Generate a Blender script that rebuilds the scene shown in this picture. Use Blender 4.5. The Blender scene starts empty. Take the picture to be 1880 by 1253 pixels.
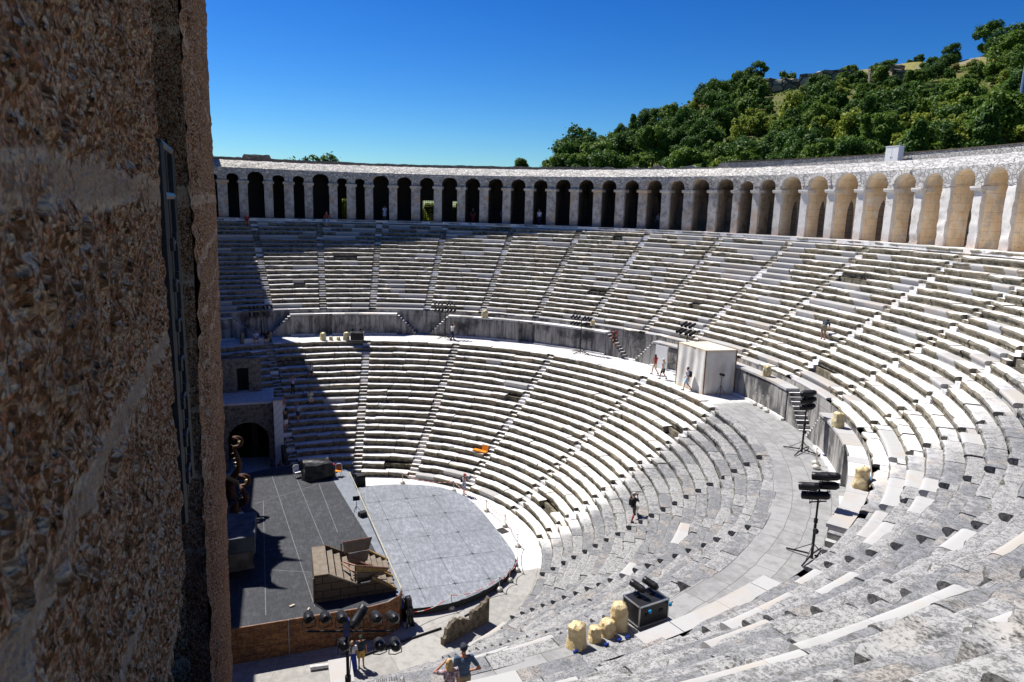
import bpy, bmesh, math, random
import numpy as np
from mathutils import Vector, Matrix
PI=math.pi; R=math.radians
random.seed(7); RNG=np.random.default_rng(11)
scn=bpy.context.scene; COL=scn.collection
CAM=np.array([-42.925,2.746,22.458])
ZG,ZW,ZC=20.53,9.256,11.414           # gallery floor, walkway, ledge above the podium wall
SUN_AZ,SUN_EL=31.0,57.0

# ---------------------------------------------------------------- noise
def _h(ix,iy,iz,s):
    n=(ix*374761393+iy*668265263+iz*2147483647+s*1274126177)&0xffffffff
    n=((n^(n>>13))*1274126177)&0xffffffff
    n=((n^(n>>16))*2246822519)&0xffffffff
    return ((n^(n>>15))&0xffffff)/float(0xffffff)
def vnoise(P,scale=1.0,seed=0):
    """smooth value noise in -1..1 at an n x 3 array"""
    p=np.asarray(P,float)/scale; i=np.floor(p).astype(np.int64); f=p-i; u=f*f*(3-2*f); out=0
    for a in (0,1):
        for b in (0,1):
            for c in (0,1):
                w=(u[:,0] if a else 1-u[:,0])*(u[:,1] if b else 1-u[:,1])*(u[:,2] if c else 1-u[:,2])
                out=out+w*_h(i[:,0]+a,i[:,1]+b,i[:,2]+c,seed)
    return out*2-1
def fbm(P,scale,seed=0,oct=3):
    o=0;a=1.0;t=0
    for k in range(oct):
        o=o+a*vnoise(P,scale/2**k,seed+k*17); t+=a; a*=.5
    return o/t
def pol(r,az,z=0.0): return (r*math.cos(R(az)),r*math.sin(R(az)),z)

# ---------------------------------------------------------------- mesh builder
class MB:
    def __init__(s): s.v=[];s.f=[];s.m=[];s.t=[]
    def add(s,vs,fs,mi=0,tint=.5):
        o=len(s.v); s.v.extend([tuple(map(float,p)) for p in vs])
        for k,f in enumerate(fs):
            s.f.append(tuple(o+i for i in f)); s.m.append(mi if isinstance(mi,int) else mi[k]); s.t.append(tint)
        return s
    def grid(s,P,nu,nv,mi=0,tint=.5,closed=False):
        fs=[]
        for i in range(nu-1):
            for j in range(nv-1 if not closed else nv):
                j2=(j+1)%nv
                fs.append((i*nv+j,i*nv+j2,(i+1)*nv+j2,(i+1)*nv+j))
        return s.add(P,fs,mi,tint)
    def box(s,c,d,rz=0,mi=0,tint=.5,M=None,taper=1.0):
        x,y,z=d[0]/2,d[1]/2,d[2]/2; V=[]
        for k in (-1,1):
            q=taper if k>0 else 1
            for a,b in ((-1,-1),(1,-1),(1,1),(-1,1)): V.append(Vector((a*x*q,b*y*q,k*z)))
        if M is None: M=Matrix.Rotation(rz,3,'Z')
        V=[M@v+Vector(c) for v in V]
        return s.add(V,[(3,2,1,0),(4,5,6,7),(0,1,5,4),(1,2,6,5),(2,3,7,6),(3,0,4,7)],mi,tint)
    def tube(s,pts,rad,n=8,mi=0,tint=.5,cap=True):
        pts=[Vector(p) for p in pts]; L=len(pts)
        rad=[rad]*L if not hasattr(rad,'__len__') else rad
        V=[];up=Vector((0,0,1)); pa=None
        for i,p in enumerate(pts):
            d=(pts[min(i+1,L-1)]-pts[max(i-1,0)]).normalized()
            if pa is None:
                a=d.cross(up if abs(d.z)<.95 else Vector((1,0,0))).normalized()
            else:
                a=(pa-d*pa.dot(d)).normalized()
            pa=a; b=d.cross(a)
            for k in range(n):
                t=2*PI*k/n; V.append(p+(a*math.cos(t)+b*math.sin(t))*rad[i])
        fs=[(i*n+k,i*n+(k+1)%n,(i+1)*n+(k+1)%n,(i+1)*n+k) for i in range(L-1) for k in range(n)]
        if cap: fs+= [tuple(range(n-1,-1,-1)),tuple((L-1)*n+k for k in range(n))]
        return s.add(V,fs,mi,tint)
    def lathe(s,prof,c=(0,0,0),n=16,mi=0,M=None):
        V=[]
        for (r,z) in prof:
            for k in range(n):
                t=2*PI*k/n; v=Vector((r*math.cos(t),r*math.sin(t),z))
                if M is not None: v=M@v
                V.append(v+Vector(c))
        L=len(prof)
        fs=[(i*n+k,i*n+(k+1)%n,(i+1)*n+(k+1)%n,(i+1)*n+k) for i in range(L-1) for k in range(n)]
        fs+=[tuple(range(n-1,-1,-1)),tuple((L-1)*n+k for k in range(n))]
        return s.add(V,fs,mi)
    def prism(s,poly,axis_fn,t0,t1,mi=0,tint=.5):
        """extrude a 2D polygon; axis_fn(u,v,t)->xyz"""
        n=len(poly); V=[axis_fn(u,v,t0) for u,v in poly]+[axis_fn(u,v,t1) for u,v in poly]
        fs=[tuple(range(n-1,-1,-1)),tuple(range(n,2*n))]+[(i,(i+1)%n,n+(i+1)%n,n+i) for i in range(n)]
        return s.add(V,fs,mi,tint)
    def sector(s,r0,r1,a0,a1,z0,z1,mi=0,step=2.0,tint=.5,front=None):
        """solid ring sector between azimuths (degrees)"""
        n=max(2,int(abs(a1-a0)/step)+1); V=[]
        for i in range(n+1):
            a=a0+(a1-a0)*i/n
            V+= [pol(r0,a,z0),pol(r1,a,z0),pol(r1,a,z1),pol(r0,a,z1)]
        fs=[]; q=mi if front is None else front; ms=[]
        for i in range(n):
            b=i*4;c=b+4
            fs+=[(b,b+3,c+3,c),(b+3,b+2,c+2,c+3),(b+2,b+1,c+1,c+2),(b+1,b,c,c+1)]; ms+=[q,mi,mi,mi]
        fs+=[(0,1,2,3),(n*4+3,n*4+2,n*4+1,n*4)]; ms+=[q,q]
        return s.add(V,fs,ms,tint)
    def build(s,name,mats,parent=None,smooth=None,flip=None):
        me=bpy.data.meshes.new(name); me.from_pydata(s.v,[],s.f)
        for m in (mats if isinstance(mats,(list,tuple)) else [mats]): me.materials.append(m)
        me.polygons.foreach_set('material_index',np.array(s.m,np.int32))
        a=me.attributes.new('tint','FLOAT','FACE'); a.data.foreach_set('value',np.array(s.t,np.float32))
        me.update()
        if flip is not False:
            bm=bmesh.new(); bm.from_mesh(me); bmesh.ops.recalc_face_normals(bm,faces=bm.faces); bm.to_mesh(me); bm.free()
        if smooth is not None:
            me.shade_smooth(); me.set_sharp_from_angle(angle=R(smooth))
        o=bpy.data.objects.new(name,me); COL.objects.link(o)
        if parent is not None: o.parent=parent
        return o
def tag(o,label=None,cat=None,group=None,kind=None):
    if label: o['label']=label
    if cat: o['category']=cat
    if group: o['group']=group
    if kind: o['kind']=kind
    return o
def thing(name,label,cat,loc=(0,0,0),rz=0,group=None):
    o=bpy.data.objects.new(name,None); COL.objects.link(o); o.location=loc; o.rotation_euler=(0,0,rz)
    return tag(o,label,cat,group)
def copy_tree(o,parent=None):
    c=o.copy(); COL.objects.link(c); c.parent=parent
    for ch in list(o.children): copy_tree(ch,c)
    return c

# ---------------------------------------------------------------- material helper
class NT:
    def __init__(s,name):
        s.m=bpy.data.materials.new(name); s.m.use_nodes=True; s.t=s.m.node_tree; s.t.nodes.clear()
        s.out=s.n('ShaderNodeOutputMaterial'); s.b=s.n('ShaderNodeBsdfPrincipled'); s.l(s.b.outputs[0],s.out.inputs[0])
        s.b.inputs['Roughness'].default_value=.85; s.b.inputs['Specular IOR Level'].default_value=.25
        s.geo=s.n('ShaderNodeNewGeometry'); s.P=s.geo.outputs['Position']
    def n(s,k,**kw):
        x=s.t.nodes.new(k)
        for a,v in kw.items(): setattr(x,a,v)
        return x
    def l(s,a,b): s.t.links.new(a,b)
    def put(s,v,inp):
        if hasattr(v,'is_output') or isinstance(v,bpy.types.NodeSocket): s.l(v,inp)
        elif isinstance(v,(tuple,list)) and len(v)==3 and inp.type=='RGBA': inp.default_value=(*v,1)
        else: inp.default_value=v
    def math(s,op,a,b=0.0,c=None,clamp=False):
        x=s.n('ShaderNodeMath',operation=op,use_clamp=clamp); s.put(a,x.inputs[0]); s.put(b,x.inputs[1])
        if c is not None: s.put(c,x.inputs[2])
        return x.outputs[0]
    def ramp(s,v,a,b,lo=0.0,hi=1.0):
        x=s.n('ShaderNodeMapRange',interpolation_type='SMOOTHSTEP'); s.put(v,x.inputs[0])
        for k,q in zip((1,2,3,4),(a,b,lo,hi)): x.inputs[k].default_value=q
        return x.outputs[0]
    def mix(s,f,a,b,mode='MIX'):
        x=s.n('ShaderNodeMix',data_type='RGBA',blend_type=mode,clamp_factor=True)
        s.put(f,x.inputs[0]); s.put(a,x.inputs[6]); s.put(b,x.inputs[7]); return x.outputs[2]
    def noise(s,scale,detail=3,rough=.6,vec=None,dist=0.0,out=0):
        x=s.n('ShaderNodeTexNoise'); x.inputs['Scale'].default_value=scale; x.inputs['Detail'].default_value=detail
        x.inputs['Roughness'].default_value=rough; x.inputs['Distortion'].default_value=dist
        s.l(vec if vec is not None else s.P,x.inputs['Vector']); return x.outputs[out]
    def vor(s,scale,vec=None,feature='F1',out='Distance',rand=1.0):
        x=s.n('ShaderNodeTexVoronoi',feature=feature); x.inputs['Scale'].default_value=scale; x.inputs['Randomness'].default_value=rand
        s.l(vec if vec is not None else s.P,x.inputs['Vector']); return x.outputs[out]
    def vmul(s,v,k):
        x=s.n('ShaderNodeVectorMath',operation='MULTIPLY'); s.put(v,x.inputs[0]); x.inputs[1].default_value=k; return x.outputs[0]
    def vadd(s,a,b):
        x=s.n('ShaderNodeVectorMath',operation='ADD'); s.put(a,x.inputs[0]); s.put(b,x.inputs[1]); return x.outputs[0]
    def attr(s,name): return s.n('ShaderNodeAttribute',attribute_name=name).outputs['Fac']
    def sep(s,v):
        x=s.n('ShaderNodeSeparateXYZ'); s.l(v,x.inputs[0]); return x.outputs
    def comb(s,a,b,c=0.0):
        x=s.n('ShaderNodeCombineXYZ'); s.put(a,x.inputs[0]); s.put(b,x.inputs[1]); s.put(c,x.inputs[2]); return x.outputs[0]
    def objco(s): return s.n('ShaderNodeTexCoord').outputs['Object']
    def bump(s,h,strength=.5,dist=.02):
        x=s.n('ShaderNodeBump'); x.inputs['Strength'].default_value=strength; x.inputs['Distance'].default_value=dist
        s.put(h,x.inputs['Height']); s.l(x.outputs[0],s.b.inputs['Normal'])
    def col(s,c): s.put(c,s.b.inputs['Base Color']); return s
    def rough(s,v): s.put(v,s.b.inputs['Roughness']); return s
    def metal(s,v): s.b.inputs['Metallic'].default_value=v; return s
    def polar(s,ka=1.0):
        x,y,z=s.sep(s.P); a=s.math('ARCTAN2',s.math('MULTIPLY',y,-1.0),s.math('MULTIPLY',x,-1.0))
        r=s.math('SQRT',s.math('ADD',s.math('MULTIPLY',x,x),s.math('MULTIPLY',y,y)))
        return a,r,x,y,z

def plain(name,c,rough=.6,metal=0.0,var=.15,scale=6.0,bump=0.0,spec=.3,alt=None):
    t=NT(name); nz=t.noise(scale,4,.6,t.objco())
    d=alt if alt else tuple(x*(1-2.2*var) for x in c)
    t.col(t.mix(t.ramp(nz,.3,.7),c,d)); t.rough(rough).metal(metal); t.b.inputs['Specular IOR Level'].default_value=spec
    if bump: t.bump(t.noise(scale*4,4,.6,t.objco()),.5,bump)
    return t.m

def west_grey(t,x0,x1,r_is=None):
    """0 = pale marble (east), 1 = grey speckled marble (west of the line)"""
    x,y,z=t.sep(t.P); n=t.noise(.35,2,.6)
    return t.ramp(t.math('ADD',x,t.math('MULTIPLY',t.math('SUBTRACT',n,.5),2.5)),x0,x1,1.0,0.0)
def stone(name,pale,grey,lich,wl=None,amount=.45,facing=0.0,bscale=9.0,bstr=.35,bd=.03,new=False):
    """weathered marble; wl=(x0,x1) the line west of which the greyer tone takes over"""
    t=NT(name); tint=t.attr('tint')
    big=t.noise(.9,3,.6); mid=t.noise(3.2,5,.65); fine=t.noise(17,5,.7)
    c=t.mix(t.ramp(t.math('ADD',mid,t.math('MULTIPLY',t.math('SUBTRACT',tint,.5),.5)),.42,.78),pale,grey)
    warm=t.mix(t.ramp(t.math('ADD',big,t.math('MULTIPLY',tint,.25)),.6,.8),c,tuple(x*y for x,y in zip(pale,(.99,.93,.86))))
    spots=t.ramp(t.math('ADD',t.math('MULTIPLY',fine,.6),t.math('MULTIPLY',mid,.45)),.62-.2*amount,.78-.2*amount)
    w=None
    if wl is not None:
        w=west_grey(t,*wl)
        west_col=t.mix(t.ramp(t.math('ADD',mid,t.math('MULTIPLY',t.math('SUBTRACT',tint,.5),.7)),.36,.66),(.37,.362,.352),(.225,.228,.236))
        west_col=t.mix(t.ramp(t.math('ADD',big,t.math('MULTIPLY',tint,.3)),.74,.90),west_col,(.34,.31,.28))
        grain=t.noise(24,4,.8); gr2=t.noise(6,5,.8)
        west_col=t.mix(t.math('MULTIPLY',t.ramp(t.math('ADD',t.math('MULTIPLY',grain,.55),t.math('MULTIPLY',gr2,.55)),.52,.62),.8),west_col,(.085,.087,.092))
        west_col=t.mix(t.ramp(grain,.60,.70,0,.7),west_col,(.47,.46,.44))
        warm=t.mix(w,warm,west_col)
        spots=t.math('MULTIPLY',spots,t.math('MULTIPLY_ADD',w,.75,.35))
    if new: spots=t.math('MULTIPLY',spots,.12)
    t.col(t.mix(spots,warm,lich)); t.rough(.9)
    h=t.math('ADD',t.math('MULTIPLY',mid,.9),t.math('MULTIPLY',fine,.6))
    if wl is not None: h=t.math('ADD',h,t.math('MULTIPLY',grain,.35))
    if not new: t.bump(h,bstr,bd)
    return t.m
# ---------------------------------------------------------------- stone materials
WL_L=(-4.6,-2.6); WL_U=(-25.5,-19.5)
PALE=(.73,.718,.705); GREY=(.47,.47,.47); LICH=(.10,.095,.08)
M_TOPL=stone('seat_marble_lower',PALE,GREY,LICH,WL_L,.40)
M_TOPU=stone('seat_marble_upper',PALE,GREY,LICH,WL_U,.46)
def riser(name,wl):
    t=NT(name); tint=t.attr('tint'); mid=t.noise(2.6,5,.65); fine=t.noise(15,4,.7)
    m2=t.noise(6.5,4,.7); a=t.mix(t.ramp(mid,.38,.62),(.255,.225,.165),(.085,.075,.048)); a=t.mix(t.ramp(m2,.60,.72),a,(.42,.385,.32))
    a=t.mix(t.ramp(t.math('ADD',t.math('MULTIPLY',tint,.9),t.math('MULTIPLY',mid,.5)),1.10,1.22),a,(.44,.37,.29))
    w=west_grey(t,*wl); b=t.mix(t.ramp(fine,.4,.65),(.25,.245,.24),(.075,.075,.072))
    t.col(t.mix(w,a,b)); t.rough(.95); t.bump(t.math('ADD',mid,t.math('MULTIPLY',fine,.5)),.45,.04); return t.m
M_RISL=riser('weathered_riser_lower',WL_L); M_RISU=riser('weathered_riser_upper',WL_U)
M_LIPL=stone('seat_lip_lower',(.25,.225,.172),(.105,.098,.073),(.075,.07,.055),WL_L,.95)
M_LIPU=stone('seat_lip_upper',(.25,.225,.172),(.105,.098,.073),(.075,.07,.055),WL_U,.95)
M_NEW=stone('new_white_marble',(.42,.412,.40),(.375,.367,.355),(.4,.38,.36),None,.1,new=True)
M_CORE=plain('dark_earth_fill',(.10,.085,.065),.95,var=.2,scale=3)
def podium_mat():
    t=NT('stained_podium_marble'); a,r,x,y,z=t.polar()
    v=t.comb(t.math('MULTIPLY',a,29.0),t.math('MULTIPLY',z,.12)); st=t.noise(1.6,5,.7,v)
    big=t.noise(.5,3,.6); fine=t.noise(9,5,.7)
    c=t.mix(t.ramp(st,.42,.62),(.36,.345,.32),(.105,.10,.095)); c=t.mix(t.ramp(big,.48,.68),c,(.055,.055,.055))
    c=t.mix(t.ramp(fine,.62,.75),c,(.45,.43,.40))
    bk=t.n('ShaderNodeTexBrick'); bk.inputs['Scale'].default_value=1; bk.inputs['Brick Width'].default_value=1.9; bk.inputs['Row Height'].default_value=1.9
    bk.inputs['Mortar Size'].default_value=.012; t.l(t.comb(t.math('MULTIPLY',a,29.0),t.math('ADD',z,-9.25)),bk.inputs['Vector'])
    c=t.mix(bk.outputs['Fac'],c,(.05,.05,.05)); t.col(c); t.bump(fine,.4,.03); return t.m
M_POD=podium_mat()
def paving(name,pale,grey,wl,ku,bw,rh,mort=.02,kr=1.0):
    t=NT(name); a,r,x,y,z=t.polar(); nz=t.noise(.6,2,.5,out=1)
    v=t.vadd(t.comb(t.math('MULTIPLY',a,ku),t.math('MULTIPLY',r,kr)),t.vmul(t.vadd(nz,(-.5,-.5,-.5)),(.35,.25,0)))
    bk=t.n('ShaderNodeTexBrick',offset=.37,squash=1.35,squash_frequency=3); bk.inputs['Scale'].default_value=1; bk.inputs['Brick Width'].default_value=bw; bk.inputs['Row Height'].default_value=rh
    bk.inputs['Mortar Size'].default_value=mort; bk.inputs['Mortar Smooth'].default_value=.3; bk.inputs['Color1'].default_value=(0,0,0,1); bk.inputs['Color2'].default_value=(1,1,1,1)
    t.l(v,bk.inputs['Vector']); f=bk.outputs['Color']; mid=t.noise(2.2,5,.65); fine=t.noise(16,4,.7)
    w=west_grey(t,*wl)
    c=t.mix(t.ramp(mid,.4,.75),pale,tuple(q*.84 for q in pale)); g=t.mix(t.ramp(t.math('ADD',mid,t.math('MULTIPLY',f,.15)),.45,.75),grey,tuple(q*.72 for q in grey))
    c=t.mix(w,c,g); c=t.mix(t.math('MULTIPLY',f,.22),c,tuple(q*.75 for q in grey)); c=t.mix(t.math('MULTIPLY',t.ramp(fine,.6,.75),t.math('MULTIPLY',w,.5)),c,(.2,.2,.2))
    c=t.mix(t.math('MULTIPLY',bk.outputs['Fac'],.8),c,(.14,.125,.10)); t.col(c)
    t.bump(t.math('SUBTRACT',t.math('MULTIPLY',mid,.5),bk.outputs['Fac']),.6,.02); return t.m

# ---------------------------------------------------------------- seating tiers
PROF=np.array([(1.0,0),(.62,.0),(.30,0),(.10,.0),(.03,-.02),(-.01,-.06),(-.02,-.12),(.0,-.17),(.05,-.22),(.10,-.27),(.12,-.36),(.11,-.54)])
PN=len(PROF)
WR=np.array([0,.1,.3,.8,1,1,1,1,.7,.4,.3,.2]); WZ=np.array([.3,.5,.7,1,1,1,.9,.9,.6,.3,.2,0])
CL=np.array([0,0,0,.6,1,1,.9,.5,.1,0,0,0])
def seat_block(mb,r,z,dep,h,a0,a1,rng,mats,rough=1.0,seed=0):
    am=(a0+a1)/2; c=np.array(pol(r,am,z)); d=np.linalg.norm(c-CAM); L=abs(a1-a0)*PI/180*r
    seg=min(max(d*.0085,.06),.42); m=max(2,int(L/seg)+1)
    a=np.radians(np.linspace(a0,a1,m+1)); pr=PROF.copy(); pr[:,0]*=np.where(pr[:,0]>.15,dep,1); pr[-1,1]=-h-.04; pr[-2,1]=-h*.8
    rr=np.broadcast_to(r+pr[:,0],(m+1,PN)).copy(); zz=np.broadcast_to(z+pr[:,1],(m+1,PN)).copy()
    jr=rng.normal(0,.018)*rough; jz=rng.normal(0,.012)*rough; tl=rng.normal(0,.012)*rough
    A=np.broadcast_to(a[:,None],rr.shape)
    P=np.stack([rr*np.cos(A),rr*np.sin(A),zz],-1).reshape(-1,3)
    if rough>0:
        n1=fbm(P,.9,3+seed,2).reshape(rr.shape); n2=fbm(P,.32,9+seed,2).reshape(rr.shape); ch=vnoise(P,.75,21+seed).reshape(rr.shape)
        ch=np.clip((ch-.30)*2.2,0,1)*CL
        rr+=jr+(.055*n1+.035*n2)*WR*rough+ch*.14*rough; zz+=jz+tl*np.linspace(-1,1,m+1)[:,None]+(.022*n1+.016*n2)*WZ*rough-ch*.085*rough
    P=np.stack([rr*np.cos(A),rr*np.sin(A),zz],-1).reshape(-1,3)
    tint=float(rng.random()); fs=[];mi=[]
    for i in range(m):
        for j in range(PN-1):
            fs.append((i*PN+j,(i+1)*PN+j,(i+1)*PN+j+1,i*PN+j+1)); mi.append(mats[0] if j<4 else mats[2] if j<7 else mats[1])
    back=[(r+dep)*math.cos(a[0]),(r+dep)*math.sin(a[0]),z-h]; back2=[(r+dep)*math.cos(a[-1]),(r+dep)*math.sin(a[-1]),z-h]
    n0=len(P); P=np.vstack([P,back,back2])
    fs+=[tuple(range(PN))+(n0,),tuple(range(m*PN+PN-1,m*PN-1,-1))+(n0+1,)]; mi+=[mats[1]]*2
    mb.add(P,fs,mi,tint)
def tier(name,label,r0,dr,dz,z0,n,aisles,rng_az,mats,newp,dep_extra,seed,aw,row_label=None):
    T=thing(name,label,'stone seating')
    rg=np.random.default_rng(seed)
    for k in range(n):
        r=r0+dr*k; z=z0+dz*(k+1); row=MB(); lo,hi=rng_az(k); hw=math.degrees(aw/2/r); news=[]
        cuts=[lo]+[c for c in sorted(aisles) if lo<c<hi]+[hi]
        for i in range(len(cuts)-1):
            s=cuts[i]+(hw if i else 0); e=cuts[i+1]-(hw if i<len(cuts)-2 else 0); a=s
            while a<e-math.degrees(.3/r):
                L=rg.uniform(1.1,2.7); b=a+math.degrees(L/r)
                if e-b<math.degrees(.7/r): b=e
                am=(a+b)/2; q=rg.random(); gap=math.degrees(rg.uniform(.004,.03)/r)
                if q<newp(k,am):
                    if news and abs(news[-1][1]-a)<1e-6: news[-1][1]=b
                    else: news.append([a,b])
                elif q>.988: pass
                else: seat_block(row,r,z,dr+dep_extra,dz,a+gap,b-gap,rg,(0,1,2),1.0,seed)
                a=b
        row.sector(r+.42,r+dr+.02,lo+.05,hi-.05,z-dz-.1,z-.10,1,2.0)
        ro=row.build('seat_row',mats,T,smooth=35,flip=False)
        for a,b in news:
            mb=MB(); x=a
            while x<b-1e-6:
                y=min(b,x+math.degrees(rg.uniform(1.2,2.2)/r)); y=b if b-y<math.degrees(.5/r) else y
                seat_block(mb,r,z+.006,dr+dep_extra,dz,x+math.degrees(.006/r),y,rg,(0,0,0),0.0); x=y
            mb.build('marble_block',M_NEW,ro,smooth=35,flip=False)
    for a in aisles:
        st=MB(); s2=np.random.default_rng(int(abs(a)*10)+seed)
        for k in range(n):
            if not rng_az(k)[0]<a<rng_az(k)[1]: continue
            r=r0+dr*k; z=z0+dz*(k+1); hw=math.degrees(aw/2/r)-.02; j=s2.uniform(-.02,.02,4); ti=float(s2.random())
            st.sector(r+.02+j[0],r+dr/2+.06,a-hw,a+hw,z-dz-.05,z-dz/2+j[1]*.5,0,4,ti,int(s2.random()<.68))
            st.sector(r+dr/2+j[2],r+dr+.12,a-hw,a+hw,z-dz-.05,z+j[3]*.4,0,4,ti,int(s2.random()<.68))
        st.build('stairway',mats,T,smooth=30)
    core=MB()
    for k in range(n):
        lo,hi=rng_az(k); r=r0+dr*k; z=z0+dz*k
        core.sector(r+.22,r+dr+.26,lo+.2,hi-.2,z-1.2,z-.05 if k else z,0,3)
        core.sector(r+.05,r+dr+.05,hi-.1,hi+1.4,-.4 if n==20 else z-4,z+dz-.04,0,3); core.sector(r+.05,r+dr+.05,lo-1.4,lo+.1,-.4 if n==20 else z-4,z+dz-.04,0,3)
    core.build('foundation',M_CORE,T)
    return T
AL=[9.6,-11,-31,-53.5,-77.5,-98.7,-120.2,-141.9,-163.6,-180.6]
AU=[18.2,7.9,-2,-11.5,-22.3,-33.6,-44.8,-56,-67.7,-78.2,-89.2,-101.5,-112.5,-123.5,-134.5,-145.5,-156.5,-167.5,-178.5]
DRL=(25.2-13.28)/19; DZL=ZW/20
tier('lower_seating','lower tier of curved worn marble seat rows rising from the orchestra','x' and 13.28,DRL,DZL,0.0,20,AL,
     lambda k:(-183.5,10.6 if k<12 else (15 if k<15 else 27)),[M_TOPL,M_RISL,M_LIPL],
     lambda k,a:.012 if a>-140 else .03,.09,5,.72)
def newu(k,a):
    p=.06
    if k<=1: p=.5
    if k>=16 and a>-45: p=.34
    if k>=12 and -82<a<-72: p=.75
    if k>=8 and -100<a<-50: p=max(p,.22)
    if -145<a<-100: p=.07 if k>1 else .4
    if a<-145: p=.15
    return p
UR0,DRU,DZU=29.75,.58,(ZG-ZC)/21
tier('upper_seating','upper tier of curved seat rows below the arcade, patched with new white blocks',UR0,DRU,DZU,ZC,21,AU,
     lambda k:(-184.0,20.5),[M_TOPU,M_RISU,M_LIPU],newu,.09,23,.72)

# ---------------------------------------------------------------- walkway and podium wall
M_WALK=paving('grey_walkway_slabs',(.66,.645,.63),(.315,.312,.305),(-3.4,-2.2),27.0,1.25,.86,.016)
w=MB().sector(25.75,29.8,-184,24,9.0,ZW-.006,0,1.2); tag(w.build('walkway',M_WALK),kind='structure')
POD=thing('podium_wall','tall stained wall behind the walkway between the two tiers of seats','wall')
DOORS=[-1.9,-43.8,-86.2,-128.2,-170.2]; VS=[9.6,-21.8,-66.3,-109.8,-152]
ex=sorted([(d-1.75,d+1.75) for d in DOORS]+[(v-5.25,v+5.25) for v in VS])
a=-184.0
def ledge(a0,a1):
    MB().sector(28.92,29.8,a0,a1,9.0,11.27,0,1.0).build('wall_segment',M_POD,POD)
    c=MB(); x=a0
    while x<a1-1e-6:
        y=min(a1,x+random.uniform(2.4,4.2)); y=a1 if a1-y<1 else y
        nw=1 if (random.random()<.55 or random.random()<.6*(a0<-140)) else 0
        c.sector(28.84+random.uniform(-.02,.02),29.85,x+.02,y-.02,11.27,ZC+random.uniform(-.012,.006),nw,1.0,random.random()); x=y
    c.build('coping',[M_TOPU,M_NEW],POD,smooth=30)
    MB().sector(28.70,28.95,a0,a1,9.2,9.40,0,1.0).build('plinth',M_TOPU,POD)
for s,e in ex:
    ledge(a,s); a=e
ledge(a,22)
bw=MB(); b=-184.0
for d in DOORS: bw.sector(29.72,30.15,b,d-1.7,9.0,ZC+.3,0,1.0); b=d+1.7
bw.sector(29.72,30.15,b,22,9.0,ZC+.3,0,1.0); bw.build('rear_wall',M_POD,POD)
M_DARK=plain('passage_shade',(.035,.03,.026),.95)  # near-black colour stands in for shade inside doorways and tunnel
M_IRON=plain('black_iron',(.025,.025,.028),.5,.6)
for d in DOORS:
    dm=MB(); dm.sector(28.95,29.9,d-1.8,d+1.8,11.17,11.40,2,1.0,.3,0); dm.sector(29.9,32.2,d-1.9,d-1.7,9.0,11.3,1); dm.sector(29.9,32.2,d+1.7,d+1.9,9.0,11.3,1); dm.sector(32.2,32.5,d-1.9,d+1.9,9.0,11.3,1); dm.sector(29.9,32.4,d-1.9,d+1.9,11.2,11.35,1)
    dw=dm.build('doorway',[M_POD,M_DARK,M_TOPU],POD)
    if d>-50:
        g=MB()
        for i in range(13):
            q=d-1.55+3.1*i/12; x,y,_=pol(29.75,q); g.tube([(x,y,9.3),(x,y,11.1)],.022,6)
        for zz in (9.4,10.2,11.0): g.tube([pol(29.75,d-1.6,zz),pol(29.75,d,zz),pol(29.75,d+1.6,zz)],.03,6)
        g.build('iron_gate',M_IRON,dw)
for v in VS:
    for sg in (1,-1):
        s=MB(); ns=9
        for i in range(ns):
            a0=v+sg*(5.25-.47*i); a1=a0-sg*.50
            s.sector(28.98,29.72,min(a0,a1),max(a0,a1),9.1,ZC-.235*(i+1)+.02,i%3%2,2,random.random(),2)
        s.build('wall_stairs',[M_TOPU,M_NEW,M_POD],POD,smooth=30)

# ---------------------------------------------------------------- arcade
PAZ=[20.6,17.5,14.7,11.99,9.05,5.4,2.41,-.54,-4.3,-7.07,-9.84,-13.66,-17.26,-20.84,-24.63,-28.34,-32.07,-35.76,-39.36,-43.13,-46.87,-50.51,-54.11,-57.77,-61.29,-65.1,-68.59,-71.52,-74.78,-78.49,-82.19,-86.2,-90.08,-93.62,-96.96,-100.79,-104.53,-108.2,-111.9,-115.6]
def rubble(name,c1,c2,c3,sc=2.6,mort=(.30,.28,.25),pale_side=None):
    t=NT(name); nz=t.noise(1.4,3,.6,out=1); v=t.vadd(t.vmul(t.P,(1,1,1.5)),t.vmul(nz,(.35,.35,.35)))
    e=t.vor(sc,v,'DISTANCE_TO_EDGE'); cc=t.vor(sc,v,'F1','Color'); s=t.sep(cc); fine=t.noise(14,5,.7)
    c=t.mix(t.ramp(s[0],.2,.8),c1,c2); c=t.mix(t.ramp(s[1],.72,.8),c,c3); c=t.mix(t.ramp(fine,.55,.75),c,tuple(q*.45 for q in c1))
    m=t.ramp(e,.03,.10,1.0,0.0); c=t.mix(m,c,mort)
    if pale_side:
        x,y,z=t.sep(t.P); ws=t.mix(t.ramp(fine,.45,.75),pale_side[2],tuple(q*.8 for q in pale_side[2])); ws=t.mix(t.math('MULTIPLY',m,.6),t.mix(t.ramp(s[0],.5,.9),ws,tuple(q*.66 for q in pale_side[2])),(.27,.245,.22)); c=t.mix(t.ramp(x,pale_side[0],pale_side[1],1.0,0.0),c,ws)  # stone turns paler towards low x
    t.col(c); t.rough(.95); t.bump(t.math('ADD',t.math('MULTIPLY',t.math('MINIMUM',e,.1),6.0),t.math('MULTIPLY',fine,.5)),.9,.13); return t.m
M_RUB=rubble('rubble_masonry',(.62,.60,.565),(.44,.42,.39),(.68,.63,.55),2.6,pale_side=(2.0,20.0,(.60,.58,.555)))
M_PARA=rubble('parapet_rubble',(.30,.26,.21),(.21,.185,.155),(.40,.36,.31),3.2,pale_side=(12.0,34.0,(.56,.54,.51)))
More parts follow.
